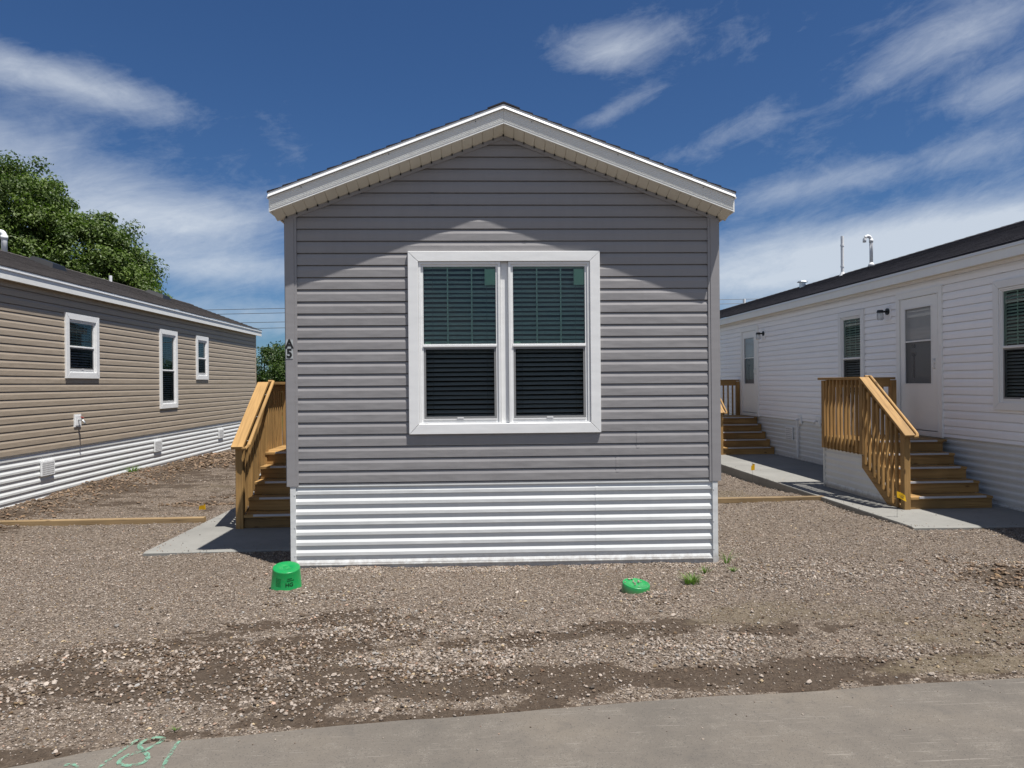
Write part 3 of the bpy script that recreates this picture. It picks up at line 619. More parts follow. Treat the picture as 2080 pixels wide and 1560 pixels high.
def window(parent, loc, rz, w, h, units=1, cw=.096, muntins=2, casing_mat='white_vinyl', sticker=True, slats=True, frac=.565):
    """window whose casing outer size is w x h; local origin at its lower left corner on the wall face"""
    c = MB(); mitred(c, 0, w, 0, h, cw, -.036, .0)
    # inner return lip of the casing
    c.box((cw, -.026, h-cw), (w-cw, .0, h-cw+.004)); wo = c.build('window', casing_mat, parent, loc=loc); wo.rotation_euler = (0, 0, rz)
    ix0, ix1, iz0, iz1 = cw, w-cw, cw-.01, h-cw
    mull = .072; uw = (ix1-ix0-mull*(units-1))/units
    fr = MB(); gl = MB(); sc = MB(); scf = MB(); mu = MB(); bl = MB(); stk = MB(); cords = MB(); room = MB()
    for u in range(units):
        a = ix0+u*(uw+mull); b_ = a+uw
        if u: fr.box((a-mull, .006, iz0), (a, .03, iz1))
        frame_boxes(fr, a+.002, b_-.002, iz0+.002, iz1-.002, .022, -.022, .05); frame_boxes(fr, a+.024, b_-.024, iz0+.024, iz1-.024, .022, -.010, .05)
        mz = iz0+(iz1-iz0)*(.47 if frac is None else 1-frac+.035)
        mz = iz0+(iz1-iz0)*.475
        fr.box((a+.040, -.012, mz), (b_-.040, .03, mz+.032)); fr.box((a+.040, -.019, mz+.006), (b_-.040, -.0125, mz+.020))
        # lower track, lift rail and weep covers
        fr.box((a+.046, -.016, iz0+.0455), (b_-.046, -.0105, iz0+.058)); fr.box(((a+b_)/2-.03, -.022, iz0+.060), ((a+b_)/2+.03, -.0165, iz0+.072))
        fr.box((a+.05, -.0275, iz0+.012), (a+.085, -.0225, iz0+.019)); fr.box((b_-.085, -.0275, iz0+.012), (b_-.05, -.0225, iz0+.019))
        gl.quad((a+.046, .008, mz+.032), (b_-.046, .008, mz+.032), (b_-.046, .008, iz1-.046), (a+.046, .008, iz1-.046))
        frame_boxes(scf, a+.047, b_-.047, iz0+.060, mz, .019, -.006, .003)
        sc.quad((a+.066, -.0005, iz0+.079), (b_-.066, -.0005, iz0+.079), (b_-.066, -.0005, mz-.019), (a+.066, -.0005, mz-.019))
        for k in range(muntins):
            mx = a+.046+(uw-.092)*(k+1)/(muntins+1); mu.box((mx-.006, .013, mz+.034), (mx+.006, .019, iz1-.048)); mu.build('glazing_bar', 'muntin_green', wo); mu = MB()
        if sticker: stk.box((b_-.046-.105, .0115, iz1-.046-.175), (b_-.05, .0125, iz1-.046-.022)); stk.build('sticker', 'sticker', wo); stk = MB(); stk.box((a+.055, .0115, mz+.034), (a+.115, .0125, mz+.056)); stk.build('sticker', 'sticker', wo); stk = MB()
        if slats:
            z = iz1-.05; hh = .024; t = rad(33)
            while z > iz0+.05:
                y0, y1 = .058-hh*math.cos(t), .058+hh*math.cos(t); dz = hh*math.sin(t); jit = random.uniform(-.0022, .0022)
                z_ = z+jit; xa, xb = a+.03, b_-.03; th = .003; sag = random.uniform(-.004, .004)
                bl.add([(xa, y0, z_-dz), (xb, y0, z_-dz+sag), (xb, y1, z_+dz+sag), (xa, y1, z_+dz), (xa, y0, z_-dz+th), (xb, y0, z_-dz+th+sag), (xb, y1, z_+dz+th+sag), (xa, y1, z_+dz+th)],
                       [(0, 3, 2, 1), (4, 5, 6, 7), (0, 1, 5, 4), (2, 3, 7, 6), (0, 4, 7, 3), (1, 2, 6, 5)])
                z -= .0445
            for q in (.17, .83):
                xx = a+(b_-a)*q; cords.tube([(xx, .030, iz1-.05), (xx, .030, iz0+.05)], .0012, 4); cords.build('blind_cord', 'screen_frame', wo); cords = MB()
            bl.box((a+.03, .034, iz1-.048), (b_-.03, .09, iz1-.012))
    fr.build('sash_frame', casing_mat, wo); gl.build('pane', 'glass_green', wo); scf.build('screen_frame', 'screen_frame', wo); sc.build('insect_screen', 'glass_screen', wo)
    if slats: bl.build('blind', 'blind_white', wo)
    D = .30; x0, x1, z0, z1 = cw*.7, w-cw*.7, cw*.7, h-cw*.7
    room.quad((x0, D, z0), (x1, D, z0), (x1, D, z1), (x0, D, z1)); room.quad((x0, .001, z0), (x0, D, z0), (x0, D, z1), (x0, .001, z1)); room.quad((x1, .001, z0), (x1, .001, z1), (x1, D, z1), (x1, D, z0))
    room.quad((x0, .001, z0), (x1, .001, z0), (x1, D, z0), (x0, D, z0)); room.quad((x0, .001, z1), (x0, D, z1), (x1, D, z1), (x1, .001, z1)); room.build('room_lining', 'room_dark', wo)  # near-black box, the unlit interior put into its colour
    return wo

def door(parent, loc, rz, w=1.11, h=2.24, handle_right=True):
    c = MB(); cw = .10
    c.box((0, -.030, 0), (cw, 0, h)); c.box((w-cw, -.030, 0), (w, 0, h)); c.box((cw, -.030, h-cw), (w-cw, 0, h)); c.box((cw, -.028, 0), (w-cw, 0, .075))
    c.box((.085, -.036, .075), (cw-.001, -.0305, h-.09)); c.box((w-cw+.001, -.036, .075), (w-.085, -.0305, h-.09)); c.box((.085, -.036, h-cw+.001), (w-.085, -.0305, h-.085))
    d = c.build('door', 'door_white', parent, loc=loc); d.rotation_euler = (0, 0, rz)
    x0, x1, z0, z1 = cw+.006, w-cw-.006, .088, h-cw-.006
    l = MB(); st = .115; gz0 = z0+.70; gz1 = z1-.155; mid = (gz0+gz1)/2+.06
    l.box((x0, -.020, z0), (x0+st, .012, z1)); l.box((x1-st-.02, -.020, z0), (x1, .012, z1)); l.box((x0+st, -.020, z0), (x1-st-.02, .012, gz0)); l.box((x0+st, -.020, gz1), (x1-st-.02, .012, z1))
    le = l.build('storm_door_leaf', 'door_white', d)
    t = MB(); a, b_ = x0+st, x1-st-.02
    frame_boxes(t, a-.012, b_+.012, gz0-.012, gz1+.012, .022, -.026, -.0205); t.box((a+.01, -.026, mid), (b_-.01, -.021, mid+.022)); t.build('glazing_bead', 'white_vinyl', d)
    p = MB(); p.quad((a, -.006, mid+.02), (b_, -.006, mid+.02), (b_, -.006, gz1), (a, -.006, gz1)); p.build('pane', 'glass_door', d)
    p = MB(); p.quad((a, -.006, gz0), (b_, -.006, gz0), (b_, -.006, mid), (a, -.006, mid)); p.build('insect_screen', 'glass_door_screen', d)
    i = MB(); i.box((x0, .075, z0), (x1, .12, z1)); 
    frame_boxes(i, x0+.14, x0+.38, z0+1.35, z1-.2, .02, .063, .075); frame_boxes(i, x0+.46, x1-.14, z0+1.35, z1-.2, .02, .063, .075); i.build('entry_door', 'door_white', d)
    s_ = MB(); s_.quad((x0, 0.0125, z0), (x0, .11, z0), (x0, .11, z1), (x0, .0125, z1)); s_.quad((x1, .0125, z0), (x1, .0125, z1), (x1, .11, z1), (x1, .11, z0)); s_.quad((x0, .0125, z1), (x0, .11, z1), (x1, .11, z1), (x1, .0125, z1)); s_.build('door_jamb', 'door_white', d)
    k = MB(); kx = x1-.065; kz = z0+1.02
    k.tube([(kx, -.022, kz+.07), (kx-.006, -.05, kz+.04), (kx-.010, -.056, kz), (kx-.006, -.05, kz-.06), (kx, -.022, kz-.09)], .008, 8); k.box((kx-.012, -.026, kz-.02), (kx+.016, -.0205, kz+.05)); k.build('door_handle', 'door_white', d, True)
    k = MB(); 
    for q in (0, .13): k.tube([(x0+st+.10, .045, gz0+.60-q), (x0+st+.10, .0745, gz0+.60-q)], .03, 12)
    k.box((x0+st+.085, .05, gz0+.10), (x0+st+.115, .0625, gz0+.46)); k.build('door_lock', 'black_metal', d)
    return d

def house(root, L, zb, zbase, siding, trim, roof, front_open=(), left_open=(), right_open=(), off=.21, ze=0.0, front_seams=(), ov=.09):
    """local frame: x 0..HW, y 0..L (front wall at y=0), z up"""
    W_ = HW; sl = .38; zA = 4.145+ze; xc = W_/2
    def roofz(x): return zA-sl*abs(x-xc)                           # fascia bottom line
    gable_top = lambda z: (zA+.02-z)/sl
    lo = lambda z: max(.098, xc-gable_top(z)) if z > roofz(0) else .098
    hi = lambda z: min(W_-.098, xc+gable_top(z)) if z > roofz(0) else W_-.098
    prof = lap_profile(zb, zA+.02, 3.331+ze*0-.0001)
    w = wall(prof, lo, hi, front_open, front_seams)
    w.build('wall', siding, root)
    # side walls (built in wall frame and turned)
    ps = lap_profile(zb, roofz(0)+.06, 3.331)
    for side, ops in (('l', left_open), ('r', right_open)):
        if side == 'r': o = wall(ps, lambda z: .06, lambda z: L-.06, ops, [(k*3.66+1.2+(j % 3)*.9, 3.331-PITCH*(2*j+2), 3.331-PITCH*2*j) for j in range(11) for k in range(int(L/3.7))]).build('wall', siding, root); o.location = (W_, 0, 0); o.rotation_euler = (0, 0, rad(90))
        else: o = wall(ps, lambda z: .06, lambda z: L-.06, [(L-b_, L-a_, c_, d_) for (a_, b_, c_, d_) in ops], [(k*3.66+1.2+(j % 3)*.9, 3.331-PITCH*(2*j+2), 3.331-PITCH*2*j) for j in range(11) for k in range(int(L/3.7))]).build('wall', siding, root); o.location = (0, L, 0); o.rotation_euler = (0, 0, rad(-90))
    bk = MB(); bk.add([(0, L, zbase), (W_, L, zbase), (W_, L, roofz(0)), (xc, L, zA), (0, L, roofz(0))], [(4, 3, 2, 1, 0)])
    bk.build('wall', siding, root)
    # backing behind the thin siding so that gable and joints are closed
    # skirting
    sk = wall(rib_profile(zbase-.15, zb+.008), lambda z: .055, lambda z: W_-.055, [], [(2.92, zbase-.2, zb)])
    o = sk.build('skirting', 'skirting_white', root); o.location = (0, .004, 0)
    for side in 'lr':
        sk = wall(rib_profile(zbase-.15, zb+.008), lambda z: .05, lambda z: L-.05, [], ()); o = sk.build('skirting', 'skirting_white', root)
        if side == 'r': o.location = (W_-.018, 0, 0); o.rotation_euler = (0, 0, rad(90))
        else: o.location = (.018, L, 0); o.rotation_euler = (0, 0, rad(-90))
    t = MB(); t.box((.02, -.012, zb-.014), (W_-.02, .03, zb-.002)); t.box((.06, -.004, zbase-.02), (W_-.06, .02, zbase+.035)); t.box((.06, -.016, zbase+.035), (W_-.06, .02, zbase+.043))
    t.box((W_-.032, .06, zb-.012), (W_+.004, L-.06, zb-.002)); t.box((-.004, .06, zb-.012), (.032, L-.06, zb-.002))
    t.box((W_-.03, .06, zbase-.06), (W_+.004, L-.06, zbase+.03)); t.box((-.004, .06, zbase-.06), (.03, L-.06, zbase+.03)); t.build('skirting_rail', 'skirting_white', root)
    for x0 in (.028, W_-.078):
        t = MB(); t.box((x0, -.0165, zbase-.15), (x0+.05, .03, zb-.015))
        for zz in (zbase+.13, zb-.09, (zb+zbase)/2): t.tube([(x0+.04 if x0 < 1 else x0+.01, -.0195, zz), (x0+.04 if x0 < 1 else x0+.01, -.0165, zz)], .005, 8)
        t.build('skirting_corner', 'skirting_white', root)
    # wall corner trims, two stepped strips each
    for x0, s_ in ((0, 1), (W_, -1)):
        t = MB(); X_ = lambda v: x0+s_*v
        t.box((X_(0), -.022, zb-.008), (X_(.082), .0, roofz(0)-.05)); t.box((X_(.0825), -.0175, zb-.008), (X_(.106), .0, roofz(0)-.03))
        t.box((X_(0), .0, zb-.008), (X_(.082), .09, roofz(0)-.02)); t.box((X_(-.012), .0, zb-.008), (X_(-.0005), .10, roofz(0)-.005)); t.build('corner_trim', trim, root)
        t = MB(); t.box((X_(-.012), L-.10, zb-.008), (X_(.06), L+.01, roofz(0)-.005)); t.build('corner_trim', trim, root)
    # gable J channel
    j = MB()
    for s_ in (-1, 1):
        V = []
        for (yy, dz) in ((-.001, -.044), (-.020, -.044), (-.020, -.078), (-.001, -.078)):
            for xx in (xc, xc+s_*(W_/2-.0)): V.append((xx, yy, roofz(xx)+dz))
        j.add(V, [(0, 1, 3, 2), (2, 3, 5, 4), (4, 5, 7, 6)])
    j.build('gable_channel', trim, root)
    # soffit with grooves
    so_ = MB(); dk = MB()
    for s_ in (-1, 1):
        x = 0.0; n_ = int((W_/2+.05)/.0975)
        for k in range(n_+1):
            a = k*.0975; b_ = min(a+.0975, W_/2+.075)
            if b_-a < .01: break
            P = []
            for (q, dz) in ((a, .010), (a+.004, .003), (b_-.004, .003), (b_, .010)):
                xx = xc+s_*q
                for yy in (-off+.012, -.0): P.append((xx, yy, roofz(xx)+dz+.004-(.052 if yy > -.01 else 0)))
            so_.add(P, [(0, 1, 3, 2), (2, 3, 5, 4), (4, 5, 7, 6)])
            xx = xc+s_*a; dk.box((xx-.005, -.034, roofz(xx)-.056), (xx+.005, -.0205, roofz(xx)-.038))
    so_.box((-ov+.012, .0, roofz(-ov)+.012), (0, L, roofz(-ov)+.020)); so_.box((W_, .0, roofz(-ov)+.012), (W_+ov-.012, L, roofz(-ov)+.020))
    nf_ = len(so_.f); so_.add(dk.v, dk.f); so_o = so_.build('soffit', 'soffit_cream', root); so_o.data.materials.append(MATS['room_dark'])
    for p_ in list(so_o.data.polygons)[nf_:]: p_.material_index = 1
    # rake fascia: ribbed board and drip edge
    fa = MB(); dr = MB(); pf = [(0, 0), (-off-.003, 0), (-off-.003, .006)]
    for k in range(8): z0 = .008+k*.0155; pf += [(-off, z0), (-off, z0+.0115), (-off-.0045, z0+.0125), (-off-.0045, z0+.0150)]
    pf = [(-off+.02, 0)]+pf[1:]+[(-off, .134), (-off+.02, .134)]
    dp = [(-off+.02, .180), (-off-.012, .180), (-off-.012, .157), (-off-.026, .137), (-off-.026, .132), (-off-.006, .135)]
    for s_ in (-1, 1):
        for (pp, mb, xe) in ((pf, fa, W_/2+ov-.012), (dp, dr, W_/2+ov+.004)):
            N = 8; V = []
            for i in range(N+1):
                xx = xc+s_*(xe*i/N+.0004)
                for (yy, dz) in pp: V.append((xx, yy, roofz(xx)+dz))
            m_ = len(pp); mb.add(V, [(i*m_+k, i*m_+k+1, (i+1)*m_+k+1, (i+1)*m_+k) for i in range(N) for k in range(m_-1)]+[tuple(N*m_+k for k in range(m_))])
    # side fascias
    ztop = roofz(-ov)+.135; zbt = roofz(-ov)-.0
    for x0, s_ in ((-ov, 1), (W_+ov, -1)):
        X_ = lambda v: x0+s_*v
        fa.box((X_(.0), -off+.001, zbt), (X_(.014), L+off, ztop)); dr.box((X_(-.006), -off-.006, ztop-.004), (X_(.0-.0005), L+off, ztop+.034)); dr.box((X_(-.016), -off-.006, ztop-.010), (X_(-.0065), L+off, ztop+.004))
    fb = fa.build('fascia', 'fascia_white', root); dr.build('drip_edge', 'drip_metal', root)
    sc = MB()
    for s_ in (-1, 1):
        for q in (.26, 1.06, 1.86):
            xx = xc+s_*q; zc = roofz(xx)+.115; sc.tube([(xx, -off-.0065, zc), (xx, -off-.002, zc)], .0055, 8); sc.build('fascia_screw', 'screen_frame', fb); sc = MB()
    # shingle roof, one slope each, stepped courses
    for s_ in (-1, 1):
        r = MB(); run = (W_/2+ov+.012); n_ = int(math.ceil(run/.1352)); y0, y1 = -off-.016, L+off+.016
        zt = lambda q: zA+.181-sl*q
        Pp = []
        for k in range(n_):
            q0 = k*.1352; q1 = min(q0+.1352, run); Pp += [(q0, zt(q0)+.001), (q1, zt(q1)+.013)]
            if k < n_-1: Pp += [(q1, zt(q1)+.001)]
        V = []
        for yy in (y0, y1):
            for (q, z) in Pp: V.append((xc+s_*q, yy, z))
            for (q, z) in ((run, zt(run)-.004), (0, zt(0)-.004)): V.append((xc+s_*q, yy, z))
        n2 = len(Pp)+2; r.add(V, [(i, (i+1) % n2, n2+(i+1) % n2, n2+i) for i in range(n2)]+[tuple(range(n2)), tuple(range(2*n2-1, n2-1, -1))]); r.build('roof', roof, root)
    r = MB(); y = -off-.018
    while y < L+off:
        V = []
        for yy, dz in ((y, .006), (min(y+.30, L+off+.018), .012)):
            for q in (-.15, 0, .15): V.append((xc+q, yy, zA+.181+.010-sl*abs(q)+dz))
            for q in (.15, 0, -.15): V.append((xc+q, yy, zA+.181+.003-sl*abs(q)))
        r.add(V, [(i, (i+1) % 6, 6+(i+1) % 6, 6+i) for i in range(6)]+[tuple(range(6)), tuple(range(11, 5, -1))]); y += .29
    r.build('ridge_cap', roof, root)
    return roofz

# ---- front house
fh = thing('mobile_home', 'grey vinyl sided home seen gable end on, with a double window and white ribbed skirting', 'house', (HX, HY, 0), HR, 'manufactured homes in a row')
WX0, WX1, WZ0, WZ1 = 1.150, 2.976, 1.264, 2.997
rz_front = house(fh, 15.2, .792, 0.0, 'grey_siding', 'grey_trim', 'black_shingle', front_open=[(WX0+.03, WX1-.03, WZ0+.03, WZ1-.03)], left_open=[(2.80, 3.80, .88, 3.01)],
                 front_seams=[(1.37, 3.331-PITCH*0, 3.331+PITCH*2), (2.25, 3.331-PITCH*6, 3.331+PITCH*0-.2), (3.12, .86, 1.09), (1.02, .792, .88), (3.32, 3.331-PITCH*20, 3.331-PITCH*18)])
door(fh, (0, 3.85, .86), rad(-90), 1.10, 2.20)
window(fh, (WX0, 0, WZ0), 0, WX1-WX0, WZ1-WZ0, 2)
# house sign on the left corner trim
p = MB(); p.box((.0015, -.0255, 1.99), (.066, -.0225, 2.168)); ps_ = p.build('number_plate', 'sign_plate', fh)
def text_mesh(name, txt, size, material, parent, mtx, ext=.0006, bold=0.0):
    cu = bpy.data.curves.new(name, 'FONT'); cu.body = txt; cu.size = size; cu.extrude = ext; cu.offset = bold; cu.align_x = 'CENTER'; cu.align_y = 'CENTER'
    to = bpy.data.objects.new(name, cu); COL.objects.link(to); dg = bpy.context.evaluated_depsgraph_get()
    me = bpy.data.meshes.new_from_object(to.evaluated_get(dg)); bpy.data.objects.remove(to); me.materials.clear(); me.materials.append(MATS[material])
    me.transform(mtx); me.name = name; o = bpy.data.objects.new(name, me); COL.objects.link(o); o.parent = parent; return o
for ch, zc in (('A', 2.124), ('5', 2.036)):
    text_mesh('lettering', ch, .116, 'sign_black', ps_, Matrix.Translation((.034, -.0265, zc)) @ Matrix.Rotation(rad(90), 4, 'X') @ Matrix.Diagonal((.92, 1, 1, 1)), .0005, .0045)

# ---- left house (its right wall faces us)
LX = -6.57-HW; LY = 6.85
lh = thing('mobile_home', 'tan vinyl sided home on the left, brown shingle roof and small white windows', 'house', (LX, LY, -.045), 0, 'manufactured homes in a row')
lw = [(11.86, 12.885, 1.885, 2.953), (15.33, 16.22, 1.268, 2.953), (17.31, 18.08, 1.895, 2.945)]
rzl = house(lh, 15.2, .815, 0.0, 'tan_siding', 'tan_siding', 'brown_shingle', right_open=[(a-LY+.03, b-LY-.03, c+.075, d+.015) for a, b, c, d in lw], ze=-.02, ov=.12)
for a, b, c, d in lw: window(lh, (HW, a-LY, c+.045), rad(90), b-a, d-c, 1, .10, 2 if b-a > 1 else 1, sticker=False)
def skirt_vent(parent, x, y, z, w=.34, h=.22, side=1):
    b = MB(); b.box((x, y, z), (x+side*.022, y+w, z+h)); v = b.build('skirting_vent', 'white_trim', parent)
    s_ = MB(); n_ = 9
    for i in range(n_):
        for j in range(6):
            yy = y+.02+i*(w-.04)/n_; zz = z+.015+j*(h-.03)/6
            s_.obox(Vector((x+side*.0235, yy+.012, zz+.014)), (Vector((1, 0, 0)), Vector((0, .8, .6)), Vector((0, -.6, .8))), (.001, .014, .0045))
    s_.build('vent_slots', 'screen_frame', v); return v
for yy in (11.2, 15.07, 18.8): skirt_vent(lh, HW+.0, yy-LY, .43)
f = MB(); f.box((HW+.0005, 12.10-LY, 1.125), (HW+.024, 12.30-LY, 1.335)); f.box((HW+.0245, 12.125-LY, 1.15), (HW+.032, 12.275-LY, 1.31)); fp = f.build('tap_plate', 'white_trim', lh)
f = MB(); yy = 12.2-LY; f.tube([(HW+.032, yy, 1.24), (HW+.10, yy, 1.235), (HW+.13, yy, 1.20), (HW+.135, yy, 1.17)], .014, 10); f.build('garden_tap', 'galvanised', fp, True)
f = MB(); f.tube([(HW+.09, yy, 1.25), (HW+.09, yy+.0, 1.275)], .006, 8); f.tube([(HW+.09, yy, 1.275), (HW+.095, yy+.001, 1.285)], .028, 10); f.build('tap_wheel', 'red_plastic', fp)
def gooseneck(parent, x, y, z0, h, r=.045, sgn=-1):
    b = MB(); pts = [(x, y, z0), (x, y, z0+h-.12)]
    for k in range(9): t = math.pi*k/8; pts.append((x+sgn*.075*(1-math.cos(t)), y, z0+h-.12+.085*math.sin(t)))
    pts.append((x+sgn*.15, y, z0+h-.17)); b.tube(pts, r, 12); b.tube([(x, y, z0+h-.17), (x, y, z0+h-.10)], r*1.2, 12); b.tube([(x, y, z0), (x, y, z0+.08)], [r*2.2, r*1.15], 12)
    return b.build('vent_pipe', 'pvc_white', parent, True)
def roof_vent(parent, x, y, z, tilt, w=.46):
    b = MB(); V = [(-.26, -.26, 0), (.26, -.26, 0), (.26, .26, 0), (-.26, .26, 0), (-.20, -.2, .10), (.20, -.2, .10), (.20, .2, .10), (-.20, .2, .10)]
    mt = Matrix.Translation((x, y, z)) @ Matrix.Rotation(tilt, 4, 'Y'); b.add([mt @ Vector(v) for v in V], [(0, 1, 5, 4), (1, 2, 6, 5), (2, 3, 7, 6), (3, 0, 4, 7), (4, 5, 6, 7), (3, 2, 1, 0)])
    return b.build('roof_vent', 'black_metal', parent)
ridge = 4.145+.19
xr = HW/2
gooseneck(lh, 2.15, 13.55-LY, 4.16, .52, .05, -1)
roof_vent(lh, 2.42, 14.4-LY, 4.16, math.atan(.38)); roof_vent(lh, 2.42, 19.3-LY, 4.16, math.atan(.38))
b = MB(); b.tube([(2.17, 17.35-LY, 4.22), (2.17, 17.35-LY, 4.42)], .035, 10); b.build('vent_pipe', 'pvc_white', lh)

# ---- right house (its left wall faces us)
RX, RY = 6.92, 6.25
rh = thing('mobile_home', 'white vinyl sided home on the right, black shingle roof, two entry doors', 'house', (RX, RY, .025), 0, 'manufactured homes in a row')
RL = 19.4
ro = [(7.20, 9.03, 1.31, 3.00), (12.14, 13.01, 1.31, 2.975)]
rdo = [(10.06, 11.18, .86, 3.10), (16.78, 17.88, .86, 3.06)]
rzr = house(rh, RL, .875, .03, 'white_siding', 'white_siding', 'black_shingle', left_open=[(a-RY+.03, b-RY-.03, c+.03, d-.03) for a, b, c, d in ro]+[(a-RY+.05, b-RY-.05, c+.02, d-.05) for a, b, c, d in rdo], off=.21, ze=-.05, ov=.17)
for i, (a, b, c, d) in enumerate(ro): window(rh, (0, b-RY, c), rad(-90), b-a, d-c, 2 if i == 0 else 1, .10, 2, sticker=False)
for a, b, c, d in rdo: door(rh, (0, b-RY, c), rad(-90), b-a, d-c)
def wall_lamp(parent, y, z):
    b = MB(); b.box((-.022, y-.07, z-.12), (-.002, y+.07, z+.12)); pl = b.build('wall_lamp', 'white_siding', parent)
    b = MB(); b.tube([(-.0225, y, z+.02), (-.04, y, z+.02)], .055, 16); b.tube([(-.04, y, z+.02), (-.15, y, z+.02)], .016, 8); b.tube([(-.15, y, z+.045), (-.15, y, z-.0)], [.045, .058], 14); b.build('lamp_arm', 'black_metal', pl)
    b = MB(); b.tube([(-.15, y, z-.001), (-.15, y, z-.02), (-.15, y, z-.105), (-.15, y, z-.12)], [.045, .052, .052, .04], 14); b.build('lamp_jar', 'glass_jar', pl, True)
    b = MB(); b.tube([(-.15, y, z-.0), (-.15, y, z-.045)], .014, 8); b.build('bulb', 'white_trim', pl)
wall_lamp(rh, 11.42-RY, 2.83); wall_lamp(rh, 16.45-RY, 2.82)
skirt_vent(rh, 0, 14.98-RY, .43, .34, .28, -1)
for yy, zz in ((14.55, .80), (13.75, .80)):
    f = MB(); f.box((-.024, yy-RY, zz), (-.002, yy+.17-RY, zz+.20)); f.box((-.032, yy+.03-RY, zz+.03), (-.0245, yy+.14-RY, zz+.17)); fp = f.build('tap_plate', 'white_trim', rh)
    f = MB(); y_ = yy+.085-RY; f.tube([(-.032, y_, zz+.1), (-.09, y_, zz+.10), (-.12, y_, zz+.06)], .013, 8); f.build('garden_tap', 'pvc_white', fp, True)
f = MB(); f.tube([(-.04, 14.70-RY, .88), (-.04, 14.70-RY, .10)], .02, 8); f.build('drain_pipe', 'pvc_white', rh)
for (yy, h_, g_) in ((15.18, .62, True),): gooseneck(rh, xr-.18, yy-RY, 4.22, .70, .036, -1)
b = MB(); yy = 16.51-RY; b.tube([(xr-.12, yy, 4.2), (xr-.12, yy, 5.16)], .036, 10)
for zz in (4.42, 4.92): b.tube([(xr-.12, yy, zz), (xr-.12, yy, zz+.04)], .044, 10)
b.tube([(xr-.12, yy, 4.18), (xr-.12, yy, 4.30)], [.09, .04], 10); b.build('vent_pipe', 'pvc_white', rh)
b = MB(); yy = 18.4-RY; b.tube([(xr-.2, yy, 4.18), (xr-.2, yy, 4.33)], .08, 12); b.tube([(xr-.2, yy, 4.33), (xr-.2, yy, 4.365)], [.14, .11], 12); b.build('roof_cap', 'galvanised', rh)
b = MB(); yy = 22.7-RY; b.tube([(xr-.1, yy, 4.2), (xr-.1, yy, 4.40)], .045, 10); b.build('vent_pipe', 'pvc_white', rh)

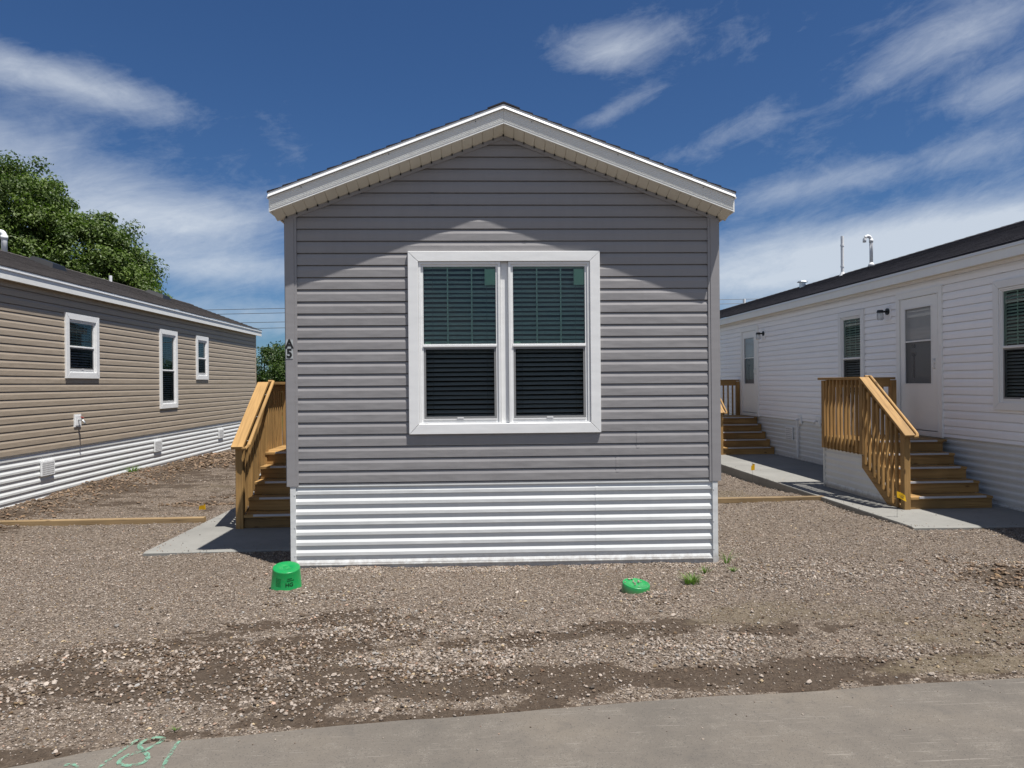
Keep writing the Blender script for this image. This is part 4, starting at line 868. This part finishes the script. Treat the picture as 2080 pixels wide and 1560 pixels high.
# ------------------------------------------------------------------ wooden entry steps
def steps(name, label, x0, y0, w, zb=.065, nris=5, land=1.18, group='timber entry steps', rz=0.0, rise=.161, runl=.241):
    t = thing(name, label, 'steps', (x0, y0, zb), rz, group)
    H = rise*nris; R = runl*(nris-1); YE = R+land
    wd = 'treated_pine'
    # stringers and rim
    for xs in (.05, w-.03):
        b = MB(); n_ = 0
        V = [(xs-.019, .06, 0), (xs-.019, .40, 0), (xs-.019, R+.05, H-.38), (xs-.019, R+.05, H-.20), (xs-.019, .065, .004)]
        V += [(x_+.038, y_, z_) for (x_, y_, z_) in V]; gc = [(v[1]+xs*9, v[2], v[0]) for v in V]
        b.add(V, [(0, 1, 2, 3, 4)[::-1], (5, 6, 7, 8, 9)]+[(i, (i+1) % 5, 5+(i+1) % 5, 5+i) for i in range(5)], gc); b.build('stringer', wd, t)
    for k in range(nris):
        y = k*runl; z0 = k*rise
        b = MB(); b.beam((.0945 if k == 0 else .075, y+.019, z0+rise/2-.018), (w, y+.019, z0+rise/2-.018), .036, rise-.038)
        b.build('riser', 'treated_pine_wet' if k == 0 and w == 1.035 else wd, t)
        if k < nris-1:
            b = MB(); z = z0+rise-.018
            for (ya, yb) in ((-.025, .115), (.121, runl+.0)): b.beam((.0945 if k == 0 and ya < 0 else .075, y+(ya+yb)/2, z), (w-.005, y+(ya+yb)/2, z), yb-ya, .034)
            tr = b.build('tread', wd, t)
        else:
            b = MB(); z = H-.018; yy = y-.025
            while yy < YE-.02:
                y2 = min(yy+.138, YE); b.beam((.02 if yy > R else .075, (yy+y2)/2, z), (w-.005+(.15 if w == 1.20 and yy > R else 0), (yy+y2)/2, z), y2-yy-.005, .034); yy += .14
            tr = b.build('landing_deck', wd, t)
        b = MB(); z = z0+rise; ins = .13
        b.box((ins+.075, y-.031, z-.020), (w-ins*.75, y-.0255, z+.0035)); b.box((ins+.075, y-.0255, z+.0005), (w-ins*.75, y-.008, z+.0035)); b.build('nosing', 'metal_grey', tr)
    # rim joists
    b = MB(); b.beam((.035, R+.02, H-.115), (.035, YE, H-.115), .036, .15); b.beam((.06, YE-.02, H-.115), (w, YE-.02, H-.115), .036, .15); b.build('rim_joist', wd, t)
    # posts
    RH = .90
    for (py, pz0, pz1) in ((.015, 0, rise+RH-.10), (R+.03, H-.19, H+RH-.03), (YE-.05, H-.19, H+RH-.03)):
        b = MB(); b.obox(Vector((.05-.003, py, (pz0+pz1)/2)), (Vector((1, 0, 0)), Vector((0, 1, 0)), Vector((0, 0, 1))), (.043, .044, (pz1-pz0)/2), .005); b.build('post', wd, t)
    b = MB(); b.obox(Vector((w-.05, YE-.05, H+RH/2-.03)), (Vector((1, 0, 0)), Vector((0, 1, 0)), Vector((0, 0, 1))), (.044, .044, RH/2-.0), .005); b.build('post', wd, t)
    # rails: slope, level, return to the wall
    zs = lambda y: rise+RH-.03+(y)*(rise/runl)
    ya, yb = -.09, R+.01; za, zb_ = zs(ya)-.02, H+RH
    sv = Vector((0, yb-ya, zb_-za)).normalized(); nrm = Vector((0, -sv.z, sv.y))
    b = MB(); b.beam((.045, ya, za), (.045, yb, zb_), .138, .036, nrm); b.build('cap_rail', wd, t)
    b = MB(); b.beam((.045, ya+.14, za+.14*sv.z/sv.y-.07), (.045, yb, zb_-.07), .034, .085, nrm); b.build('side_rail', wd, t)
    b = MB(); b.beam((.045, yb+.002, zb_-.002), (.045, YE+.05, zb_-.002), .138, .036); b.build('cap_rail', wd, t)
    b = MB(); b.beam((.045, R+.075, zb_-.065), (.045, YE-.10, zb_-.065), .034, .085); b.build('side_rail', wd, t)
    b = MB(); b.beam((.115, YE-.02, zb_-.002), (w-.01, YE-.02, zb_-.002), .10, .034); b.build('cap_rail', wd, t)
    b = MB(); b.beam((.095, YE-.05, zb_-.075), (w-.095, YE-.05, zb_-.075), .034, .125); b.build('side_rail', wd, t)
    # inner round handrail with brackets
    hx = .165; b = MB(); o_ = nrm*.0
    p0 = Vector((hx, ya+.02, za+.012)); p1 = Vector((hx, yb+.03, zb_+.02))
    b.tube([Vector((hx-.06, ya+.01, za-.005)), Vector((hx-.02, ya+.0, za-.005)), p0+(p1-p0)*.02, p1, p1+Vector((-.02, .03, .0)), p1+Vector((-.07, .03, -.0))], .021, 10); hr = b.build('handrail', wd, t)
    for q in (.15, .5, .85):
        p = p0+(p1-p0)*q; b = MB(); b.tube([p+Vector((0, 0, -.02)), p+Vector((-.03, 0, -.055)), p+Vector((-.10, 0, -.06))], .006, 6); b.build('bracket', 'galvanised', hr)
    # pickets
    zr = lambda y: zs(y)-.045
    y = .13
    def picket(x, y, z0, z1, along_x=False):
        b = MB(); b.obox(Vector((x, y, (z0+z1)/2)), (Vector((1, 0, 0)), Vector((0, 1, 0)), Vector((0, 0, 1))), (.0175, .0175, (z1-z0)/2), .002)
        # chamfered toe
        V = [(x-.0175, y-.0175, z0), (x+.0175, y-.0175, z0), (x+.0175, y+.0175, z0), (x-.0175, y+.0175, z0), (x+.0175, y-.0175, z0-.03), (x+.0175, y+.0175, z0-.03)]
        b.add(V, [(0, 4, 1), (3, 2, 5), (0, 3, 5, 4), (1, 4, 5, 2)]); b.build('picket', wd, t)
    xo = .005
    while y < R-.03: picket(xo, y, max(.03, y*rise/runl-.10), zr(y)); y += .107
    y = R+.13
    while y < YE-.12: picket(xo, y, H-.17, zb_-.03); y += .107
    x = .16
    while x < w-.12: picket(x, YE-.0135, H-.16, zb_-.03); x += .12
    # white ribbed panel closing the side under the landing
    prof = rib_profile(0, H-.19)
    b = MB()
    for (u, v) in prof:
        a0 = max(.10, (u[0]+.02)*runl/rise+.0); b0 = max(.10, (v[0]+.02)*runl/rise+.0)
        b.quad((.045-u[1]*1.1, a0, u[0]), (.045-u[1]*1.1, YE-.03, u[0]), (.045-v[1]*1.1, YE-.03, v[0]), (.045-v[1]*1.1, b0, v[0]))
        b.quad((.07, YE-.02+u[1]*.6, u[0]), (w-.02, YE-.02+u[1]*.6, u[0]), (w-.02, YE-.02+v[1]*.6, v[0]), (.07, YE-.02+v[1]*.6, v[0]))
    b.build('side_panel', 'skirting_white', t)
    b = MB(); b.box((.026, YE-.055, 0), (.066, YE-.018, H-.195)); b.build('panel_trim', 'skirting_white', t)
    return t
steps('entry_steps', 'timber steps with handrail on the left side of the grey home', -2.775, 8.50, 1.035)
steps('entry_steps', 'nearer timber steps leading to the right door of the white home', 5.545, 8.88, 1.20)
steps('entry_steps', 'farther timber steps partly hidden by the grey home corner, at the white home', 5.62, 15.93, 1.29)

# ------------------------------------------------------------------ timber edging
def timber(label, x0, x1, y, zc, h=.075):
    b = MB(); b.beam((x0, y, zc), (x1, y+.01, zc), .085, h, bev=.006); o = b.build('landscape_timber', 'edging_wood'); tag(o, label, 'timber', 'ground edging timbers'); return o
timber('long timber edging lying on the gravel by the tan home', -6.45, -3.42, 9.27, .030)
timber('short timber edging between the grey home and the right concrete walk', 2.42, 5.06, 10.0, .034)

# ------------------------------------------------------------------ bucket and cap
def lathe(b, prof, n=48):
    vs = []; m_ = len(prof)
    for (r, z) in prof:
        for j in range(n): a = 2*math.pi*j/n; vs.append((r*math.cos(a), r*math.sin(a), z))
    b.add(vs, [(i*n+j, i*n+(j+1) % n, (i+1)*n+(j+1) % n, (i+1)*n+j) for i in range(m_-1) for j in range(n)])
bk = thing('bucket', 'green plastic bucket upturned and tilted in the gravel by the home corner', 'bucket', (-1.590, 6.13, -.03)); bk.rotation_euler = (rad(12), rad(4), 0)
b = MB(); lathe(b, [(.1315, -.02), (.134, .0), (.134, .02), (.1285, .025), (.111, .238), (.109, .2445), (.1055, .246), (.030, .2445), (.028, .2425), (.026, .2445), (.0005, .2445)]); b.build('shell', 'green_plastic', bk, True)
def bucket_r(z): return .1285+(.111-.1285)*(z-.025)/.213
def on_bucket(verts_xz, name):
    out_ = []
    for (a, z) in verts_xz: r_ = bucket_r(z)+.0008; out_.append((r_*math.sin(a), -r_*math.cos(a), z))
    return out_
b = MB()
random.seed(3)
for row in range(7):          # small print block
    z = .185-row*.0105; a = -.52
    while a < -.14:
        wv = random.uniform(.02, .055); V = on_bucket([(a, z), (a+wv, z), (a+wv, z+.006), (a, z+.006)], ''); b.quad(*V); a += wv+.012
for row, (z, a0, a1) in enumerate(((.188, .32, .62), (.172, .30, .80))):
    a = a0
    while a < a1:
        wv = random.uniform(.03, .07); b.quad(*on_bucket([(a, z), (a+wv, z), (a+wv, z+.007), (a, z+.007)], '')); a += wv+.012
b.build('printing', 'dark_print', bk)
tm = text_mesh('lettering', 'HG', .045, 'dark_print', bk, Matrix.Identity(4), .0, .001)
for v in tm.data.vertices:
    a = .46+v.co.x/.12; z = .140+v.co.y; r_ = bucket_r(z)+.0010; v.co = (r_*math.sin(a), -r_*math.cos(a), z)
b = MB(); b.tube([(.137*math.cos(t), .137*math.sin(t)-.012, .012+.01*math.sin(t)) for t in np.linspace(-2.9, .1, 22)], .0022, 6); b.build('handle', 'galvanised', bk)
b = MB(); b.tube([(.150, -.045, .035), (.172, -.035, .085)], .0065, 8); b.build('handle_grip', 'pvc_white', bk)
dc_ = thing('buried_bucket', 'green plastic bucket base showing above the gravel with pebbles on top', 'bucket', (1.345, 5.845, .018)); dc_.rotation_euler = (rad(7), rad(5), 0)
b = MB(); lathe(b, [(.116, -.04), (.113, .048), (.1105, .052), (.102, .0515), (.100, .0495), (.05, .0495), (.0005, .0495)]); b.build('shell', 'green_plastic', dc_, True)
for i in range(11):
    a = random.uniform(0, 6.28); r_ = random.uniform(.01, .09); P = Vector((1.345+r_*math.cos(a)+(.02 if i > 5 else 0), 5.839+r_*math.sin(a), .070-.087*r_*math.cos(a)+.122*r_*math.sin(a)))
    sz = random.uniform(.010, .020); q = TPL[i % 14]*np.array([.6, .5, .4])*sz
    o = MB(); o.add([P+Vector(v)+Vector((0, 0, .004)) for v in q], [tuple(f_) for f_ in IF]); me = o.build('pebble', 'stone')
    ca = me.data.attributes.new('col', 'FLOAT_COLOR', 'POINT'); ca.data.foreach_set('color', [.34, .28, .23, 1]*12)
    tag(me, 'small tan pebble resting on the green bucket base', 'pebble', 'pebbles on the buried bucket')

# ------------------------------------------------------------------ marker flags, weeds
def flag(label, x, y, h, z0=0.0, rz=0.0, w=.11, fh_=.075, droop=.35, seed=1, fold=False):
    t = thing('marker_flag', label, 'flag', (x, y, z0), rz, 'yellow marker flags')
    b = MB(); b.tube([(0, 0, -.05), (.004, 0, h*.5), (-.002, 0, h)], .0016, 5); b.build('wire_stem', 'wire', t)
    b = MB(); R_ = random.Random(seed); nx_, nz_ = 8, 5; V = []
    for j in range(nz_+1):
        for i in range(nx_+1):
            u = i/nx_; v = j/nz_; xx = w*u*(1-.2*droop); zz = h-fh_*v-droop*w*u*(.6+.4*u); yy = .014*math.sin(u*6+v*2+seed)*u
            if fold: xx = w*.35*math.sin(u*4.2+v*.6); zz = h-.2*fh_-fh_*v*(1-.25*u)-u*.03; yy = -w*.4*u
            V.append((xx, yy, zz))
    b.add(V, [(j*(nx_+1)+i, j*(nx_+1)+i+1, (j+1)*(nx_+1)+i+1, (j+1)*(nx_+1)+i) for j in range(nz_) for i in range(nx_)]); fo = b.build('flag_sheet', 'yellow_flag', t, True)
    b = MB()
    if not fold:
        for (u0, u1, v0) in ((.25, .55, .42), (.35, .8, .60), (.6, .85, .35)):
            q = lambda u, v: Vector((w*u*(1-.2*droop), .014*math.sin(u*6+v*2+seed)*u-.0015, h-fh_*v-droop*w*u*(.6+.4*u)))
            b.quad(q(u0, v0+.08), q(u1, v0+.08), q(u1, v0), q(u0, v0))
        b.build('flag_printing', 'wire', fo)
    return t
fp = gpx(1822, 1062); flag('yellow marker flag standing in front of the nearer timber steps', fp.x, fp.y, .385, 0, rad(5), .135, .075, .42, 2)
fp = gpx(1556, 972, .065); flag('small yellow marker flag beside the right concrete walk near the far steps', fp.x-.28, fp.y-.1, .36, 0, 0, .11, .11, .3, 4, True)
fp = gpx(414, 1034); flag('folded yellow marker flag lying low by a dark hole left of the grey home', fp.x, fp.y, .15, -.05, rad(-20), .12, .10, .5, 3, True)
def weed(label, x, y, n, r, h, name='weed_tuft', seed=1):
    R_ = np.random.RandomState(seed); V = []; Fc = []; C = []
    z0 = float(ground_h(np.array([x]), np.array([y]))[0])
    for i in range(n):
        a = R_.uniform(0, 6.28); rr = r*R_.rand()**.6; bx, by = x+rr*.45*math.cos(a), y+rr*.45*math.sin(a); L_ = h*R_.uniform(.5, 1.1); lean = R_.uniform(.2, 1.2); w_ = .0028+.0025*R_.rand()
        dx, dy = math.cos(a), math.sin(a); px_, py_ = -dy*w_, dx*w_; b0 = len(V); cc = R_.rand()
        for k in range(4):
            t_ = k/3; hx_ = lean*L_*t_**1.6; zz = z0+L_*t_*(1-.35*lean*t_); ww = 1-t_*.92
            V += [(bx+dx*hx_-px_*ww, by+dy*hx_-py_*ww, zz), (bx+dx*hx_+px_*ww, by+dy*hx_+py_*ww, zz)]; C += [cc, cc]
        for k in range(3): Fc.append((b0+2*k, b0+2*k+1, b0+2*k+3, b0+2*k+2))
    o = np_mesh(name, np.array(V), np.array(Fc), 'weed', {'col': ('FLOAT', np.array(C))}); tag(o, label, 'weed', 'weeds in the gravel'); return o
q = gpx(1405, 1185); weed('largest grass tuft growing in the gravel right of the green bucket base', q.x, q.y, 120, .15, .10, seed=2)
q = gpx(1432, 1160); weed('thin grass tuft close to the right end of the skirting', q.x, q.y, 34, .10, .07, seed=3)
q = gpx(1490, 1157); weed('tiny green weed just right of the grey home corner', q.x, q.y, 55, .06, .045, seed=4)
q = gpx(1462, 1140); weed('sparse tall stalks beside the skirting corner', q.x+.05, q.y-.05, 16, .06, .16, seed=5)
weed('green weed at the foot of the tan home skirting', -6.38, 13.75, 140, .22, .16, seed=6)
q = gpx(352, 1490); weed('tiny yellow green sprout at the road edge', q.x, q.y+.03, 12, .02, .035, seed=8)

# ------------------------------------------------------------------ paint marks on the road
def stroke(b, pts, w=.016):
    P = [gpx(x, y, .0) for x, y in pts]; n_ = len(P); V = []
    for i, p in enumerate(P):
        d = (P[min(i+1, n_-1)]-P[max(i-1, 0)]); d.z = 0; d.normalize(); s_ = Vector((-d.y, d.x, 0)); ww = w*random.uniform(.75, 1.2)*.5
        V += [(p.x-s_.x*ww, p.y-s_.y*ww, .0085), (p.x+s_.x*ww, p.y+s_.y*ww, .0085)]
    b.add(V, [(2*i, 2*i+1, 2*i+3, 2*i+2) for i in range(n_-1)])
def spl(pts, k=5):
    o = []; P = [Vector(p) for p in pts]
    for i in range(len(P)-1):
        p0, p1, p2, p3 = P[max(i-1, 0)], P[i], P[i+1], P[min(i+2, len(P)-1)]
        for j in range(k):
            t = j/k; o.append(.5*((2*p1)+(-p0+p2)*t+(2*p0-5*p1+4*p2-p3)*t*t+(-p0+3*p1-3*p2+p3)*t**3))
    return [(q.x, q.y) for q in o+[P[-1]]]
b = MB(); stroke(b, spl([(279, 1505), (262, 1518), (240, 1533), (222, 1546), (204, 1560), (180, 1580)]), .018)
stroke(b, spl([(331, 1502), (315, 1501), (295, 1507), (283, 1517), (290, 1528), (300, 1537), (296, 1549), (280, 1556), (258, 1558), (242, 1554), (247, 1545), (264, 1536), (290, 1528), (310, 1519), (328, 1508), (331, 1502)]), .022)
stroke(b, spl([(364, 1508), (354, 1522), (345, 1536), (336, 1552), (326, 1572)]), .018); stroke(b, spl([(130, 1558), (146, 1556), (160, 1562)]), .018)
o = b.build('road_marking', 'chalk_green'); tag(o, 'green sprayed slanted number 181 on the road surface', 'marking')

# ------------------------------------------------------------------ trees
def tree(label, x, y, h, crowns, seed, lmat='leaf', leaf=.17, name='tree', group='trees behind the homes', trunk_r=.22, nleaf=90, csize=.62):
    R_ = np.random.RandomState(seed); t = thing(name, label, 'tree', (x, y, 0), 0, group)
    b = MB(); top = h*.45; b.tube([(0, 0, -.1), (.05, .0, top*.4), (-.05, .05, top), (0.05, 0, h*.8)], [trunk_r*1.3, trunk_r, trunk_r*.75, trunk_r*.15], 10)
    cl = []
    for (cx_, cy_, cz_, rx_, ry_, rz_, n) in crowns:
        d = R_.normal(size=(n, 3)); d /= np.linalg.norm(d, axis=1)[:, None]; rr = R_.uniform(.45, 1.0, n)**.5
        c = d*rr[:, None]*np.array([rx_, ry_, rz_])*(1+.08*R_.normal(size=(n, 1))); c += np.array([cx_, cy_, cz_]); cl.append(c)
        for k in range(5):
            e = np.array([cx_, cy_, cz_])+(c[R_.randint(n)]-np.array([cx_, cy_, cz_]))*.7; s0 = Vector((0, 0, top*R_.uniform(.5, 1.1))); m_ = s0.lerp(Vector(e), .5)+Vector((0, 0, .3)); b.tube([s0, m_, Vector(e)], [trunk_r*.45, trunk_r*.25, .02], 6)
    b.build('trunk', 'bark', t); c = np.concatenate(cl); n = len(c); N = n*nleaf
    cs = csize*R_.uniform(.6, 1.25, n); ctr = np.repeat(c, nleaf, 0); cs = np.repeat(cs, nleaf)
    d = R_.normal(size=(N, 3)); d /= np.linalg.norm(d, axis=1)[:, None]; rr = R_.rand(N)**.45; d[:, 2] *= .72; P = ctr+d*(rr*cs)[:, None]
    nrm = d*.8+R_.normal(size=(N, 3))*.55+np.array([0, 0, .45]); nrm /= np.linalg.norm(nrm, axis=1)[:, None]
    a = np.cross(nrm, R_.normal(size=(N, 3))); a /= np.linalg.norm(a, axis=1)[:, None]; bb = np.cross(nrm, a)
    s_ = leaf*R_.uniform(.55, 1.2, N)[:, None]; drp = np.array([0, 0, -1])*s_*.25
    V = np.stack([P-a*s_*.5, P+bb*s_*.28, P+a*s_*.5+drp, P-bb*s_*.28], 1).reshape(-1, 3); Fq = np.arange(N*4).reshape(N, 4)
    tone = np.clip(np.repeat(R_.uniform(.15, .8, n), nleaf)+R_.uniform(-.25, .25, N), 0, 1)
    o = np_mesh('crown', V, Fq, lmat, {'col': ('FLOAT', np.repeat(tone, 4))}); o.parent = t; return t
tree('tall broad green tree rising behind the tan home roof', -19.2, 30, 11, [(.55, 0, 8.7, 2.0, 2.2, 2.2, 190), (-3.2, 0, 8.6, 3.0, 2.8, 2.4, 170), (-3.5, 0, 5.8, 3.5, 3, 2.4, 120), (0.6, -.5, 6.2, 2.2, 2.6, 2.2, 130)], 4, nleaf=200, csize=.66, leaf=.15)
tree('lower rounded green tree on the right of the tall tree behind the tan home', -16.1, 31, 9, [(-.1, 0, 7.0, 2.1, 2.2, 2.0, 200), (1.0, 0, 5.6, 1.8, 2.0, 1.9, 150), (-.2, -.4, 4.6, 2.8, 2.2, 1.7, 100)], 5, nleaf=200, csize=.60, leaf=.15)
for i, (x, y, h) in enumerate([(-13.2, 46, 4.4), (-10.6, 43.5, 4.0), (-8.4, 45, 4.1)]):
    tree(['bushy dark green tree with pale top in the gap left of the grey home', 'dark leafy shrub at the right edge of the gap behind the timber steps', 'dense dark shrub hidden mostly by the grey home'][i], x, y, h,
         [(0, 0, h*.68, 1.8, 1.4, h*.30, 55), (.4, 0, h*.34, 2.0, 1.4, h*.34, 55)], 20+i, 'leaf_dark', .17, 'small_tree', 'bushes beyond the homes', .10, 120, .55)
for i, (x, y, h, r) in enumerate([(-32, 42, 11, 4), (9, 52, 3.8, 3), (17, 55, 4.0, 3.5), (27, 50, 4.2, 4)]):
    tree(['large green tree far behind the tan home at the left', 'low dark tree far behind the grey home', 'low dark tree far behind the white home', 'low broad dark tree at the far right behind the white home'][i], x, y, h,
         [(0, 0, h*.62, r, r*.8, h*.34, 60)], 40+i, 'leaf_dark', .3, 'background_tree', 'trees far beyond', .2, 90, .9)

# ------------------------------------------------------------------ power line
wires = [(60, 8.05, 8.75), (60.4, 7.72, 8.42), (60.2, 6.95, 7.6), (60.1, 6.45, 7.1), (60.6, 4.85, 5.5)]
lab = ['topmost', 'second', 'middle', 'fourth', 'lowest']
for i, (yy, za, zb2) in enumerate(wires):
    b = MB(); pts = []
    for k in range(41):
        u = k/40; x_ = -62+124*u; zz = za+(zb2-za)*((x_+20)/40)+.9*((2*u-1)**2)*.0; pts.append((x_, yy, zz))
    b.tube(pts, .022 if i < 4 else .035, 5); o = b.build('power_line', 'wire'); tag(o, lab[i]+' of the thin overhead wires crossing the sky behind the homes', 'wire', 'overhead wires')
for x_, nm in ((-62, 'wooden utility pole far out on the left holding the overhead wires'), (62, 'wooden utility pole far out on the right holding the overhead wires')):
    b = MB(); b.tube([(x_, 60.3, -.1), (x_, 60.3, 10.5)], [.16, .11], 10); b.box((x_-.06, 59.2, 8.9), (x_+.06, 61.4, 9.05)); tag(b.build('utility_pole', 'pole_wood'), nm, 'pole', 'utility poles')
